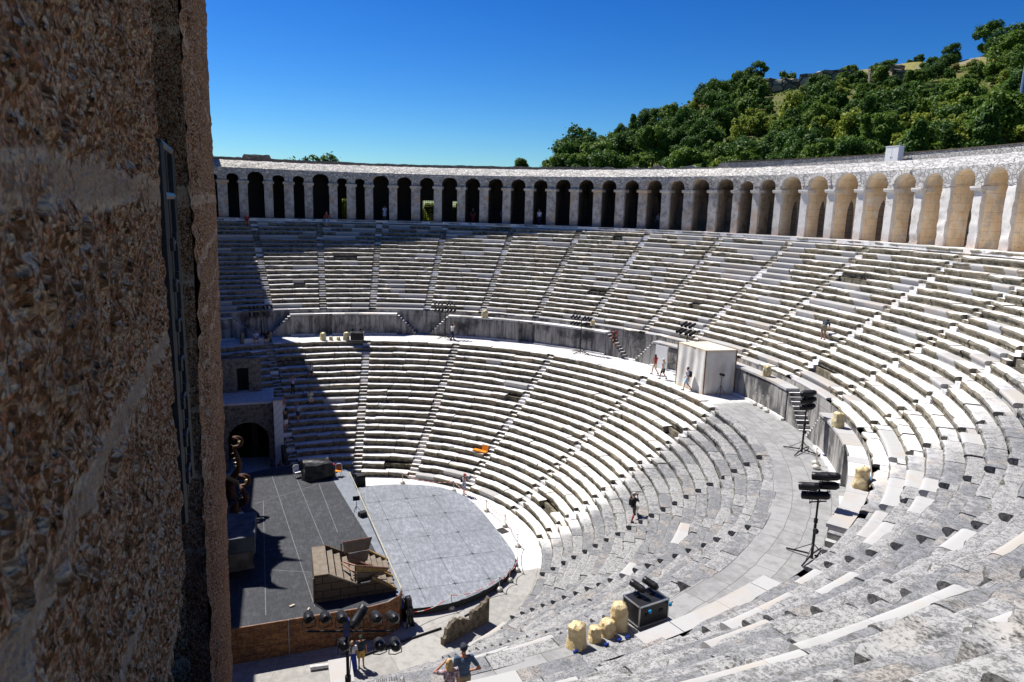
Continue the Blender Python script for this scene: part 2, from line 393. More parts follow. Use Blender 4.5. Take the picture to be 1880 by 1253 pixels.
def pier_mat():
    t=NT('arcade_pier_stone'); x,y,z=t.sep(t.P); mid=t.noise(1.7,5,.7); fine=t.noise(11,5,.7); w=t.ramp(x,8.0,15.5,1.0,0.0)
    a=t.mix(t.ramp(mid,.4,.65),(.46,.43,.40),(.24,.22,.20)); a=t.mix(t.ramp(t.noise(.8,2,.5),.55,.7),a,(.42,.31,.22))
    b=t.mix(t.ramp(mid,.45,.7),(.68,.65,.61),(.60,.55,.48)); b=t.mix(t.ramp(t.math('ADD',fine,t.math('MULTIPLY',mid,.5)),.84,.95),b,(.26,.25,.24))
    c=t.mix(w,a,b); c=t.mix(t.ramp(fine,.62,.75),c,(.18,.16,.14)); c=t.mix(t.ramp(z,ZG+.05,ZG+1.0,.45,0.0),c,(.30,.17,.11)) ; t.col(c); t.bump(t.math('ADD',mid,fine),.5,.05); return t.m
M_PIER=pier_mat()
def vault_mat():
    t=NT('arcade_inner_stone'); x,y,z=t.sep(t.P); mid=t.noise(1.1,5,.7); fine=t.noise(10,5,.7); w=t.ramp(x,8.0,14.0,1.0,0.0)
    d=t.ramp(x,16.0,32.0,1.0,0.0)  # far bays painted near-black for the shade inside them
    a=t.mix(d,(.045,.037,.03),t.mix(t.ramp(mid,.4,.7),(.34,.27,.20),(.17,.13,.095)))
    b=t.mix(t.ramp(mid,.38,.66),(.93,.78,.57),(.86,.66,.42)); b=t.mix(t.ramp(t.noise(.7,4,.6),.54,.70),b,(.93,.87,.78)); gp=t.math('MULTIPLY',t.ramp(t.noise(.9,5,.7),.50,.62),t.ramp(x,-1.5,2.5,1.0,.15)); b=t.mix(t.math('MULTIPLY',gp,.8),b,(.62,.585,.53)); b=t.mix(t.ramp(t.math('ADD',fine,t.math('MULTIPLY',mid,.4)),.80,.92),b,(.36,.27,.19))  # right bays: bounced light put into a brighter orange-beige colour
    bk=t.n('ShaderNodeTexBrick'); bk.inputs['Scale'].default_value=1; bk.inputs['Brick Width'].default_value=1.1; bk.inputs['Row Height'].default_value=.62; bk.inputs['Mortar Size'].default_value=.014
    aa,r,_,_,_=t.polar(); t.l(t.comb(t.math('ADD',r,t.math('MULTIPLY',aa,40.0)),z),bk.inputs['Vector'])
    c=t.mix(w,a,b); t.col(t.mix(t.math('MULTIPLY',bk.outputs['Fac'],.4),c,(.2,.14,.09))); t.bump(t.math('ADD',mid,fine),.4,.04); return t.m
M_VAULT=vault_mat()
ARC=thing('arcade','long curved arcade of round arches and piers on top of the seating','arcade')
RB=45.6; SP=ZG+4.1
def radial(az,t): # axis function for extrusions across a pier: u = radius, v = height, t = offset along the tangent
    c,s=math.cos(R(az)),math.sin(R(az))
    return lambda u,v,tt:(u*c-tt*s,u*s+tt*c,v)
for i,az in enumerate(PAZ):
    ruin=az<-91.5; th=(.92 if i%3 else 1.02) if az>-66 else .70
    # the pier face: a roughened block column
    P=[];nu=2;nz=34;c,s=math.cos(R(az)),math.sin(R(az)); ring=[(41.95,-th/2),(41.95,-th/6),(41.95,th/6),(41.95,th/2),(42.12,th/2),(42.3,th/2),(42.3,-th/2),(42.12,-th/2)]
    for k in range(nz+1):
        z=ZG+(SP-ZG)*k/nz
        for (u,v) in ring: P.append((u*c-v*s,u*s+v*c,z))
    P=np.array(P); amp=.10 if ruin else .035
    n=fbm(P,.8 if ruin else .6,i,4)*1.3; n2=fbm(P,.5,i+50,3)*1.2
    rad=np.array([c,s,0]); tan=np.array([-s,c,0]); k=np.tile(np.array([1,1,1,1,.8,0,0,.8]),nz+1)
    P=P+np.outer(np.abs(n)*amp*k*(1.6 if ruin else 1),rad)+np.outer(n2*amp*1.1*k*(1 if ruin else .5),tan)
    mb=MB().grid(P,nz+1,8,0,random.random(),True); mb.add(P[-8:],[tuple(range(8))])
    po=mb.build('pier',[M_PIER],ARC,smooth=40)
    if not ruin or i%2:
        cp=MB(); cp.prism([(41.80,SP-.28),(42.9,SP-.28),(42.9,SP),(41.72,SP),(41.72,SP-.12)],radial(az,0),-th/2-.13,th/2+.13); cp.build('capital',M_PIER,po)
    side=[(42.2,ZG),(43.80,ZG),(43.80,ZG+1.9)]+[(44.62-.82*math.cos(PI*q/8),ZG+1.9+1.6*math.sin(PI*q/8)) for q in range(1,8)]+[(45.44,ZG+1.9),(45.44,ZG),(45.62,ZG),(45.62,SP),(42.2,SP)]
    mb=MB().prism(side,radial(az,0),-th/2+.04,th/2-.04); mb.prism([(42.4,SP-.02),(45.62,SP-.02),(45.62,SP+.12),(42.4,SP+.12)],radial(az,0),-th/2-.05,th/2+.05)
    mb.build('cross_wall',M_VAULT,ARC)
GATES={}
for i in range(len(PAZ)-1):
    a0,a1=PAZ[i],PAZ[i+1]; am=(a0+a1)/2; half=(a0-a1)/2; th=.94 if am>-66 else .72
    def pt(t,z,r): # t=-1..1 across the bay in degrees of half
        return pol(r,am-t*half,z)
    chord=R(half)*42.0; hw=chord-th/2; k=hw/chord; hcr=min(1.45,hw*1.12)
    arch=[(-k,SP),(-k,SP+.33)]+[(-k*math.cos(PI*q/14),SP+.33+(hcr-.33+.03)*math.sin(PI*q/14)) for q in range(1,14)]+[(k,SP+.33),(k,SP)]
    n=len(arch); ZT=25.99 if hcr<1.4 else 26.03
    V=[];F=[];mi=[]
    jag=[random.uniform(-.02,.05) for _ in arch]
    for j,(t,z) in enumerate(arch): V+= [pt(t,z+jag[j],41.97),pt(t*1.0,ZT,41.97),pt(t,z+jag[j],42.3),pt(t,z,RB)]
    for j in range(n-1):
        b,c=j*4,j*4+4
        F+=[(b,c,c+1,b+1),(b,b+2,c+2,c),(b+2,b+3,c+3,c+2)]; mi+=[0,1,2]
    for sgn,j in ((-1,0),(1,n-1)):
        o=len(V); V+=[pt(sgn,SP,41.97),pt(sgn,ZT,41.97)]
        F.append((j*4,j*4+1,o+1,o)); mi.append(0)
    sl=[]; nt_,nr=10,9
    for q in range(nt_+1):
        for w_ in range(nr+1):
            u=w_/nr; p=np.array(pt(-1+2*q/nt_,ZT+(26.92-ZT)*(1-(1-u)**1.7),41.97+3.05*u)); e=0 if w_ in(0,nr) else 1
            p[2]+=e*.09*float(vnoise(p[None],.45,12)[0]); sl.append(tuple(p))
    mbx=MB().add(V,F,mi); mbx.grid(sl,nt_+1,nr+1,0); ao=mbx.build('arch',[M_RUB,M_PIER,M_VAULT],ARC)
    # irregular voussoirs standing proud round the arch
    full=any(abs(am-q)<1.9 for q in (-59.6,-63.2,-76.7,-80.4)); half_=abs(am+91.8)<1.9
    vs={0:MB(),1:MB()}; nv=13
    for q in range(nv):
        if half_ and q>7: continue
        if not full and not half_ and (2<q<nv-3 or random.random()<.12 or am<-85): continue
        t0,t1=PI*q/nv,PI*(q+1)/nv; w=.30 if full or half_ else random.uniform(.25,.6)
        pts=[]
        for (tt,e) in ((t0+.02,0.02),(t1-.02,0.02),(t1-.03,w),(t0+.03,w)):
            rx=hw+e; rz=hcr-.30+e; pts.append((-rx*math.cos(tt),SP+.33+rz*math.sin(tt)))
        c,s=math.cos(R(am)),math.sin(R(am))
        pr=.16 if full or half_ else random.uniform(.04,.10)
        vs[0 if full or half_ or q<6 else 1].prism(pts,lambda u,v,tt:((42.0-tt)*c+u*s,(42.0-tt)*s-u*c,v),-.2,pr,0,random.random())
    for vv in vs.values():
        if vv.v: vv.build('archivolt' if full or half_ else 'voussoirs',M_PIER,ao)
# cornice, roof terrace, back wall, parapet, floor
MB().sector(44.92,45.4,-117,22,26.78,26.95,0,.8).build('cornice',M_PIER,ARC)
MB().sector(44.95,47.0,-117,22,26.5,26.74,0,1.0).build('roof',M_PARA,ARC)
MB().sector(41.36,45.7,-186,22,20.2,ZG-.004,0,1.0).build('gallery_floor',M_TOPU,ARC)
HOLES=[(-5.5,-6.9),(-17.3,-19.9),(-22.3,-24.2)]
bwm=MB(); b=22.0
for h0,h1 in HOLES:
    bwm.sector(45.6,46.6,h0,b,19,26.6,0,1.0); bwm.sector(45.6,46.6,h1,h0,23.0,26.6,0,.7); b=h1
bwm.sector(45.6,46.6,-117,b,19,26.6,0,1.0)
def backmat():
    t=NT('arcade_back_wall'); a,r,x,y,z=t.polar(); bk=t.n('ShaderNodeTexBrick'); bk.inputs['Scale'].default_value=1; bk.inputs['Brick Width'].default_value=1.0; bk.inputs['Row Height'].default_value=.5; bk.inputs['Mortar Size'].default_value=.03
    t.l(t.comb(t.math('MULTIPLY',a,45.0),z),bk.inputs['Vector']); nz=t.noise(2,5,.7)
    c=t.mix(t.ramp(x,12,26,1.0,0.0),(.05,.04,.033),t.mix(nz,(.36,.28,.21),(.18,.14,.10))); t.col(t.mix(t.math('MULTIPLY',bk.outputs['Fac'],.45),c,(.03,.025,.02))); t.bump(nz,.4,.05); return t.m  # bay shade painted in: near-black far bays, lighter ones at right
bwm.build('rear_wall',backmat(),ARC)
for h0,h1 in HOLES:
    g=MB(); am=(h0+h1)/2
    nb=max(4,int((h0-h1)*45.9*PI/180/.22))
    for q in range(nb+1):
        a=h0+(h1-h0)*q/nb; x,y,_=pol(46.0,a); g.tube([(x,y,ZG),(x,y,23.0)],.03,5)
    for q in range(11): g.tube([pol(46.0,h0,ZG+.23*q+.1),pol(46.0,am,ZG+.23*q+.1),pol(46.0,h1,ZG+.23*q+.1)],.025,5)
    g.build('iron_grille',M_IRON,ARC)
# ragged parapet
V=[];na=560
for q in range(na+1):
    a=22-139.0*q/na; P=np.array([pol(47,a,0)]); h=27.36+.05*float(fbm(P,3,4,3)[0])+.05*float(vnoise(P,.45,8)[0])
    if a<-62: h=27.62+.12*min(1,(-62-a)/20)+.02*float(vnoise(P,1,3)[0])
    elif a<-44: h=27.2+.30*max(0,float(vnoise(P,.8,5)[0]))
    elif 4.6<a<8.2: h+=.42
    V+=[pol(46.9,a,26.6),pol(46.9,a,h),pol(47.6,a,h-.02),pol(47.6,a,26.3)]
MB().grid(V,na+1,4).build('parapet',M_PARA,ARC)
MB().sector(46.84,47.66,-117,-63,27.70,27.79,0,1.0).build('parapet_coping',plain('dark_coping',(.11,.09,.07),.9),ARC)
# ---------------------------------------------------------------- orchestra, ground, hill
M_ORCH=paving('orchestra_paving',(.70,.69,.675),(.36,.345,.32),(-5.15,-4.9),13.0,3.2,2.6,.012)
V=[(0,0,0)]+[pol(13.9,a,0) for a in range(-200,40,3)]; 
o=MB().add(V,[(0,i,i+1) for i in range(1,len(V)-1)]); o.add([(-19,0.2,-.004),(19,0.2,-.004),(24,30,-.004),(-24,30,-.004)],[(0,1,2,3)])
tag(o.build('orchestra_floor',M_ORCH,flip=True),kind='structure')
def grass_mat(name,g1,g2,g3,rock,rk):
    t=NT(name); big=t.noise(.05,4,.65); mid=t.noise(.4,5,.7); fine=t.noise(3,4,.7)
    c=t.mix(t.ramp(big,.4,.6),g1,g2); c=t.mix(t.ramp(mid,.5,.7),c,g3); c=t.mix(t.ramp(fine,.5,.8),c,tuple(q*.5 for q in g1))
    c=t.mix(t.ramp(t.math('ADD',mid,t.math('MULTIPLY',t.vor(.22),.25)),rk,rk+.06),c,t.mix(fine,rock,tuple(q*.4 for q in rock))); t.col(c); t.bump(t.math('ADD',mid,fine),.8,.3); return t.m
M_GR=grass_mat('dry_grass',(.085,.10,.02),(.15,.14,.035),(.055,.075,.018),(.26,.23,.18),.80)
M_RIDGE=grass_mat('rocky_grass',(.20,.19,.055),(.25,.225,.07),(.11,.12,.03),(.36,.32,.26),.66)
rings=[47.5,47.56,52,58,70,90,130,200,400,1200,4000]; zs=[-.6,20.0,19.6,19,17.5,14,9,4,1,0,-1]
V=[];na=120
for r,z in zip(rings,zs):
    for q in range(na):
        a=360.0*q/na; k=max(0.0,min(1.0,(100-abs(((a+60+180)%360)-180))/30)); zz=-.6+(z+.6)*k
        V.append(pol(r,a,zz))
V.append((0,0,-.6)); n0=len(V)-1
F=[(i*na+j,(i+1)*na+j,(i+1)*na+(j+1)%na,i*na+(j+1)%na) for i in range(len(rings)-1) for j in range(na)]+[(n0,j,(j+1)%na) for j in range(na)]
tag(MB().add(V,F).build('ground',M_GR),kind='structure')
# acropolis hill: ridge line by azimuth seen from the seats (deg) -> ridge height
AZH=[-12,-19,-22,-25,-28,-31,-34,-37,-40,-44,-47,-50,-53,-58,-64,-72]
ELV=[-1.2,1.1,3.0,4.2,6.0,7.6,8.9,9.6,10.0,10.2,10.4,10.4,10.3,10.5,10.5,10.5]
C0=np.array([-43.0,2.7])
def hill_h(x,y):
    dx,dy=x-C0[0],y-C0[1]; az=math.degrees(math.atan2(dy,dx)); d=math.hypot(dx,dy)
    el=np.interp(-az,[-q for q in AZH],ELV); rd=175.0
    zr=22.46+rd*math.tan(R(el)); rr=math.hypot(x,y)
    ds=d-max(0.0,rr-48.5)                       # where the slope starts on this sight line
    s=min(1,max(0,(rr-48.5)/max(5.0,rd-ds)))
    z=22.3+(zr-22.3)*(.25*s+.75*s**1.15)
    if d>rd: z=zr-(d-rd)*.10-max(0,d-rd-60)*.2
    P=np.array([[x,y,0]]); amp=min(1,(rr-48)/15)
    z+=amp*(1.5*float(fbm(P,14,5,3)[0])+.5*float(fbm(P,4,6,2)[0]))
    if s>.84 and d<rd+4: z-=amp*1.6*max(0,float(vnoise(P,9,31)[0])+.1)*min(1,(s-.84)*14)
    return z
V=[];azs=np.linspace(-11,-74,150);ds=np.concatenate([np.linspace(0,1,70)])
for a in azs:
    ca,sa=math.cos(R(a)),math.sin(R(a))
    # start where the sight line leaves the theatre's outer wall
    bq=C0[0]*ca+C0[1]*sa; cq=C0@C0-47.8**2; t0=-bq+math.sqrt(max(0,bq*bq-cq))
    for s in ds:
        d=t0+(290-t0)*s; x,y=C0[0]+d*ca,C0[1]+d*sa; V.append((x,y,hill_h(x,y)))
F=[];mi=[]
nd=len(ds)
for i in range(len(azs)-1):
    for j in range(nd-1):
        F.append((i*nd+j,(i+1)*nd+j,(i+1)*nd+j+1,i*nd+j+1)); p=V[i*nd+j]; mi.append(1 if math.hypot(p[0]-C0[0],p[1]-C0[1])>166 else 0)
tag(MB().add(V,F,mi).build('hill',[M_GR,M_RIDGE],smooth=60),kind='structure')
# ---------------------------------------------------------------- trees
def leaf_mat(name,c1,c2,tr=.25):
    t=NT(name); nz=t.noise(.55,3,.6); a=t.attr('tint')
    c=t.mix(t.math('ADD',t.math('MULTIPLY',t.ramp(nz,.35,.65),.6),t.math('MULTIPLY',a,.4)),c1,c2); t.col(c); t.rough(.6)
    tl=t.n('ShaderNodeBsdfTranslucent'); t.put(t.mix(.5,c,tuple(min(1,q*1.5) for q in c2)),tl.inputs[0]); mx=t.n('ShaderNodeMixShader'); mx.inputs[0].default_value=tr
    t.l(t.b.outputs[0],mx.inputs[1]); t.l(tl.outputs[0],mx.inputs[2]); t.l(mx.outputs[0],t.out.inputs[0]); return t.m
LEAF=[leaf_mat('dark_leaves',(.026,.07,.010),(.075,.15,.018)),leaf_mat('mid_leaves',(.05,.11,.012),(.14,.22,.025)),
      leaf_mat('light_leaves',(.14,.20,.018),(.27,.31,.04)),leaf_mat('olive_leaves',(.15,.15,.04),(.27,.23,.06))]
M_BARK=plain('bark',(.10,.075,.05),.9)
def crown_mesh(seed,h,w,nleaf,size,shape):
    rg=np.random.default_rng(seed); mb=MB(); ncl=rg.integers(16,26) if shape!='bush' else 9
    cl=[]
    for i in range(ncl):
        t=rg.random(); a=rg.random()*2*PI; rr=w*.5*(.35+.6*rg.random())*(1-.75*max(0,t-.45) if shape!='spire' else 1-.9*t)
        cl.append((rr*math.cos(a),rr*math.sin(a),h*(.22+.72*t) if shape!='bush' else h*(.15+.7*t),w*rg.uniform(.11,.30)*(1-.4*t)))
    V=[];F=[];T=[]
    for q in range(nleaf):
        x,y,z,s=cl[rg.integers(len(cl))]; d=rg.normal(size=3); d/=np.linalg.norm(d); rad=s*(.55+.5*rg.random()**.5)
        rad*=(1.0 if rg.random()>.16 else rg.uniform(1.1,1.45)); p=np.array([x,y,z])+d*rad*np.array([1,1,.85]); nrm=d*.8+rg.normal(size=3)*.6+np.array([0,0,.35]); nrm/=np.linalg.norm(nrm)
        u=np.cross(nrm,rg.normal(size=3)); u/=np.linalg.norm(u); v=np.cross(nrm,u); sz=size*rg.uniform(.6,1.4); b=len(V)
        V+=[p+u*sz,p+v*sz*.55,p-u*sz,p-v*sz*.55]; F.append((b,b+1,b+2,b+3)); T.append(float(rg.random()))
    mb.v=[tuple(p) for p in V];mb.f=F;mb.m=[0]*len(F);mb.t=T
    return mb,cl
def make_tree(name,label,cat,group,seed,h,w,leaf,nleaf=2600,size=.30,shape='round'):
    T=thing(name,label,cat,group=group); mb,cl=crown_mesh(seed,h,w,nleaf,size,shape); mb.build('crown',leaf,T,flip=False)
    t=MB(); rg=random.Random(seed); hb=h*(.3 if shape!='bush' else .1)
    t.tube([(0,0,-1.5),(rg.uniform(-.1,.1),0,hb*.5),(0,rg.uniform(-.1,.1),hb)],[w*.035,w*.028,w*.022],7)
    for c in cl[:7]: t.tube([(0,0,hb*.8),(c[0]*.5,c[1]*.5,(hb+c[2])*.5),(c[0],c[1],c[2])],[w*.02,w*.013,w*.006],5)
    t.build('trunk',M_BARK,T); return T
KINDS=[]
GT='trees on the hillside beyond the arcade'
for i,(nm,lb,ct,h,w,lf,sh,sz) in enumerate([
 ('broadleaf_tree','dark green dense broadleaf tree on the hillside','tree',6.6,5.6,0,'round',.20),
 ('broadleaf_tree','mid green full broadleaf tree on the hillside','tree',6.2,5.6,1,'round',.21),
 ('broadleaf_tree','bright yellowish green broadleaf tree on the hillside','tree',5.4,4.8,2,'round',.20),
 ('conifer_tree','dark green tall narrow conifer on the hillside','tree',7.4,3.8,0,'spire',.19),
 ('bush','low rounded dark green bush on the hillside','bush',2.8,3.8,0,'bush',.17),
 ('bush','low yellow green bush on the hillside','bush',2.4,3.4,2,'bush',.17),
 ('bush','dry olive brown bush on the hillside','bush',2.3,3.3,3,'bush',.17)]):
    KINDS.append(dict(nm=nm,lb=lb,ct=ct,h=h,w=w,lf=LEAF[lf],sh=sh,sz=sz,protos=[],i=i))
def plant(kd,x,y,z,sc,rg,group=None,label=None):
    K=KINDS[kd]; g=group or (GT if K['ct']=='tree' else 'bushes on the hillside beyond the arcade')
    if len(K['protos'])<2:
        o=make_tree(K['nm'],K['lb'],K['ct'],g,100+K['i']*10+len(K['protos']),K['h'],K['w'],K['lf'],6500 if K['ct']=='tree' else 3000,K['sz'],K['sh']); K['protos'].append(o)
    else: o=copy_tree(rg.choice(K['protos']))
    o.location=(x,y,z); o.rotation_euler=(0,0,rg.uniform(0,6.28)); o.scale=(sc*rg.uniform(.85,1.15),sc*rg.uniform(.85,1.15),sc*rg.uniform(.85,1.15))
    o['group']=g; o['label']=label or K['lb']; return o
rg=random.Random(5); pts=[]
# a loose scatter over the slope, denser low down, thinning at the ridge
tries=0
while len(pts)<430 and tries<26000:
    tries+=1; a=rg.uniform(-21.2,-63); d=rg.uniform(80,188); ca,sa=math.cos(R(a)),math.sin(R(a)); x,y=C0[0]+d*ca,C0[1]+d*sa; rr=math.hypot(x,y)
    el=np.interp(-a,[-q for q in AZH],ELV)
    if rr<51.5: continue
    ridge=d>168
    if d>165 and rg.random()<.70: continue
    if d>128 and -51<a<-37 and rg.random()<.22: continue
    if a>-19 and d>150: continue
    if any((x-p[0])**2+(y-p[1])**2<(2.35+(.35 if rr>60 else 0))**2 for p in pts): continue
    pts.append((x,y,a,d,rr,ridge))
for (x,y,a,d,rr,ridge) in pts:
    q=rg.random()
    if ridge: kd=rg.choice([4,4,6,5,4]) ; sc=rg.uniform(.5,.95)
    elif rr<57: kd=rg.choice([4,5,5,6,2,4]) if a<-38 else rg.choice([1,1,4,0]); sc=rg.uniform(.5,.75) if kd<4 else rg.uniform(.7,1.1)
    else:
        kd=0 if q<.30 else 1 if q<.60 else 2 if q<.74 else 3 if q<.80 else 4 if q<.88 else 5 if q<.94 else 6
        sc=rg.uniform(.6,1.05)
        if d>128 and -51<a<-37: kd=rg.choice([4,4,5,6,4,0,1]); sc=rg.uniform(.5,.75) if kd<2 else rg.uniform(.7,1.1)
        if d>140: sc*=.85
    plant(kd,x,y,hill_h(x,y)-.3,sc,rg)
for (a,d,kd,sc) in [(-23.2,150,0,1.0),(-22.2,148,0,.9),(-24.0,152,1,.9),(-22.0,140,1,.75),(-21.8,122,0,.7),(-30.5,174,3,.45),(-33.5,174,4,1.2),(-35.8,174,0,.62),(-36.5,174,0,.7),(-50.8,176,0,.95),(-51.6,166,0,1.0),(-52.6,168,0,1.05),(-53.5,164,0,1.0),(-23.6,115,0,1.42),(-22.7,112,0,1.28),(-21.7,108,1,1.02),(-24.5,118,0,1.2),(-25.4,120,1,1.05),(-20.9,103,0,.72),(-23.1,106,1,1.0),(-48.8,176,0,.6),(-46.8,177,4,.8),(-52.2,160,1,1.1)]:
    x,y=C0[0]+d*math.cos(R(a)),C0[1]+d*math.sin(R(a)); plant(kd,x,y,hill_h(x,y)-.3,sc,rg)
for (a,d,kd,sc) in [(-40,171,4,.7),(-42.5,172,6,.7),(-44.5,171,4,.8),(-45.5,168,4,1.0),(-38.5,168,4,1.1),(-41,160,4,.9),(-43,155,4,1.2),(-47.5,165,4,.9),(-46,158,4,.9)]:
    x,y=C0[0]+d*math.cos(R(a)),C0[1]+d*math.sin(R(a)); plant(kd,x,y,hill_h(x,y)-.3,sc,rg)
# undergrowth that fills the slope between the trees
V=[];F=[];T=[];ng=np.random.default_rng(3)
for q in range(34000):
    a=ng.uniform(-64,-16); d=80+85*ng.random()**.8; x,y=C0[0]+d*math.cos(R(a)),C0[1]+d*math.sin(R(a))
    if math.hypot(x,y)<50: continue
    P=np.array([[x,y,0.]]); 
    if vnoise(P,7,77)[0]<-.25: continue
    z=hill_h(x,y)+ng.uniform(0,1.3)*(.6+.6*vnoise(P,5,78)[0]); b=len(V); s=ng.uniform(.13,.30)
    u=ng.normal(size=3);u/=np.linalg.norm(u); v=np.cross(u,ng.normal(size=3)); v/=np.linalg.norm(v); p=np.array([x,y,z])
    V+=[p+u*s,p+v*s*.6,p-u*s,p-v*s*.6]; F.append((b,b+1,b+2,b+3)); T.append(float(ng.random()))
mb=MB(); mb.v=[tuple(p) for p in V];mb.f=F;mb.m=[0]*len(F);mb.t=T; tag(mb.build('undergrowth',LEAF[1],flip=False),kind='stuff')
# trees seen over the parapet and through the grilles
for (x,y,z,kd,sc,lb) in [(76,-.3,20.5,0,1.42,'small dark tree whose top shows above the ruined parapet'),(75.5,-3.6,21.0,0,1.32,'small dark tree whose top shows above the ruined parapet'),(45.6,-27.4,26.3,1,.36,'tiny green shrub growing on top of the parapet'),
    (51.5,-5.6,19.2,2,.8,'sunlit green tree behind an iron grille of the arcade'),(50,-16.5,19.2,2,.8,'sunlit green tree behind an iron grille of the arcade'),(48.6,-20.5,19.2,2,.8,'sunlit green tree behind an iron grille of the arcade'),(52,-12,19,1,.9,'sunlit green tree behind an iron grille of the arcade')]:
    plant(kd,x,y,z,sc,rg,{'small':'treetops over the parapet','sunli':'trees behind the grilles'}.get(lb[:5],'plants on the parapet'),lb)

# ---------------------------------------------------------------- stage building (mostly hidden) and the near tower wall
M_SCAE=rubble('stage_building_stone',(.34,.28,.21),(.24,.19,.14),(.42,.36,.29),1.2)
SB=thing('stage_building','tall brown stone stage building beyond the tower wall','building')
fr=MB(); fr.box((0,13.0,10.2),(47,3,20.4)); fr.build('facade',M_SCAE,SB)  # unseen; height set so its shadow edge falls along the stage floor
vt=MB(); vt.prism([(23.6,-.5),(23.6,21.5),(31.2,21.5),(31.2,40.2),(35.5,40.8),(38.3,42),(39.4,40.2),(40.5,36.9),(41,33.3),(43,32.9),(47.5,32.7),(47.5,-.5)],lambda u,v,t:(u,t,v),11.0,20.0); vt.build('shadow_tower',M_SCAE,SB)  # unseen tower, top outline shaped to throw the shadow across the far seats
M_WALL=None
def conglomerate():
    t=NT('conglomerate_wall'); v=t.attr_v=None
    uv=t.n('ShaderNodeAttribute',attribute_name='wuv').outputs['Vector']; h=t.attr('mort'); ds=t.noise(25,2,.5,uv,out=1); uw=t.vadd(uv,t.vmul(t.vadd(ds,(-.5,-.5,-.5)),(.012,.012,.012)))
    c1=t.sep(t.vor(34,uw,'F1','Color')); c2=t.sep(t.vor(85,uw,'F1','Color')); d2=t.vor(85,uw); d1=t.vor(34,uw)
    big=t.noise(1.5,4,.7,uv); fine=t.noise(120,4,.75,uv); md=t.noise(9,4,.7,uv); pit=t.noise(26,5,.8,uv)
    c=t.mix(t.ramp(c2[0],.30,.85),(.36,.16,.065),(1.0,.62,.35)); c=t.mix(t.ramp(c2[1],.86,.93),c,(1.0,.78,.56)); c=t.mix(t.ramp(c2[2],.86,.93),c,(.80,.33,.15))
    sel=t.math('MULTIPLY',t.ramp(c1[0],.80,.84),t.ramp(d1,.40,.55,1.0,0.0)); c=t.mix(sel,c,t.mix(c1[1],(.62,.40,.24),(1.0,.80,.58)))
    c=t.mix(t.math('MULTIPLY',t.ramp(fine,.40,.60,1.0,0.0),.65),c,(.09,.043,.02))
    c=t.mix(t.ramp(big,.50,.68,0,.6),c,(.16,.075,.034)); c=t.mix(t.ramp(t.noise(4.5,4,.7,uv),.60,.72,0,.6),c,(.62,.38,.21))
    c=t.mix(t.math('MULTIPLY',t.ramp(pit,.38,.48,1.0,0.0),.94),c,(.02,.011,.006))
    crust=t.math('MULTIPLY',t.ramp(h,.02,.35),t.math('MULTIPLY',t.ramp(h,.8,.98,1.0,0.0),t.ramp(t.noise(8,5,.75,uv),.44,.56))); c=t.mix(crust,c,t.mix(fine,(1.0,.80,.58),(.60,.40,.24)))
    mo=t.mix(t.ramp(fine,.3,.7),(.78,.57,.39),(.42,.28,.175)); mk=t.math('MULTIPLY',t.ramp(t.math('ADD',h,t.math('MULTIPLY',t.math('SUBTRACT',md,.5),2.0)),.45,.80),t.ramp(t.noise(2.2,3,.6,uv),.36,.56)); c=t.mix(t.math('MULTIPLY',mk,.9),c,mo)
    t.col(c); t.rough(1.0); t.b.inputs['Specular IOR Level'].default_value=.05
    t.bump(t.math('ADD',t.math('MULTIPLY',d2,-1.2),t.math('ADD',t.math('MULTIPLY',sel,.6),t.math('ADD',t.math('MULTIPLY',fine,.6),t.math('MULTIPLY',pit,2.4)))),.8,.03); return t.m
M_WALL=conglomerate()
TW=thing('tower_wall','rough brown conglomerate wall of the stage tower rising beside the viewer','wall')
PHI=3.5; E=np.array([math.cos(R(PHI)),math.sin(R(PHI))]); NN=np.array([math.sin(R(PHI)),-math.cos(R(PHI))])  # NN points away from the wall, to the seats
JOINTS=[(23.7,.02),(22.47,.075),(21.86,.055),(21.30,.03),(20.74,.03),(20.18,.03),(19.5,.03)]
def worley2(u,v,cell,seed):
    iu=np.floor(u/cell).astype(np.int64); iv=np.floor(v/cell).astype(np.int64); best=np.full(u.shape,9.0); rid=np.zeros_like(u)
    for a in (-1,0,1):
        for b in (-1,0,1):
            ca,cb_=iu+a,iv+b; pu=(ca+_h(ca,cb_,ca*0,seed))*cell; pv=(cb_+_h(ca,cb_,ca*0+1,seed))*cell; d=np.hypot(u-pu,(v-pv)*.75)/cell; m=d<best; best=np.where(m,d,best); rid=np.where(m,_h(ca,cb_,ca*0+2,seed),rid)
    return best,rid
def pebbles(u,v,seed):
    o=0
    for cell,am in ((.085,.020),(.034,.009)):
        d,r=worley2(u,v,cell,seed); o=o+am*np.where(r>.45,np.sqrt(np.clip(1-(d/.52)**2,0,1)),-.35*np.clip(1-d,0,1))*(.5+r)
    return o
def wall_pt(s,lat,z): # s metres along from the camera, lat metres to the wall's side
    p=CAM[:2]+E*s-NN*lat; return np.stack([np.full_like(z,0)+p[0],np.full_like(z,0)+p[1],z],-1)
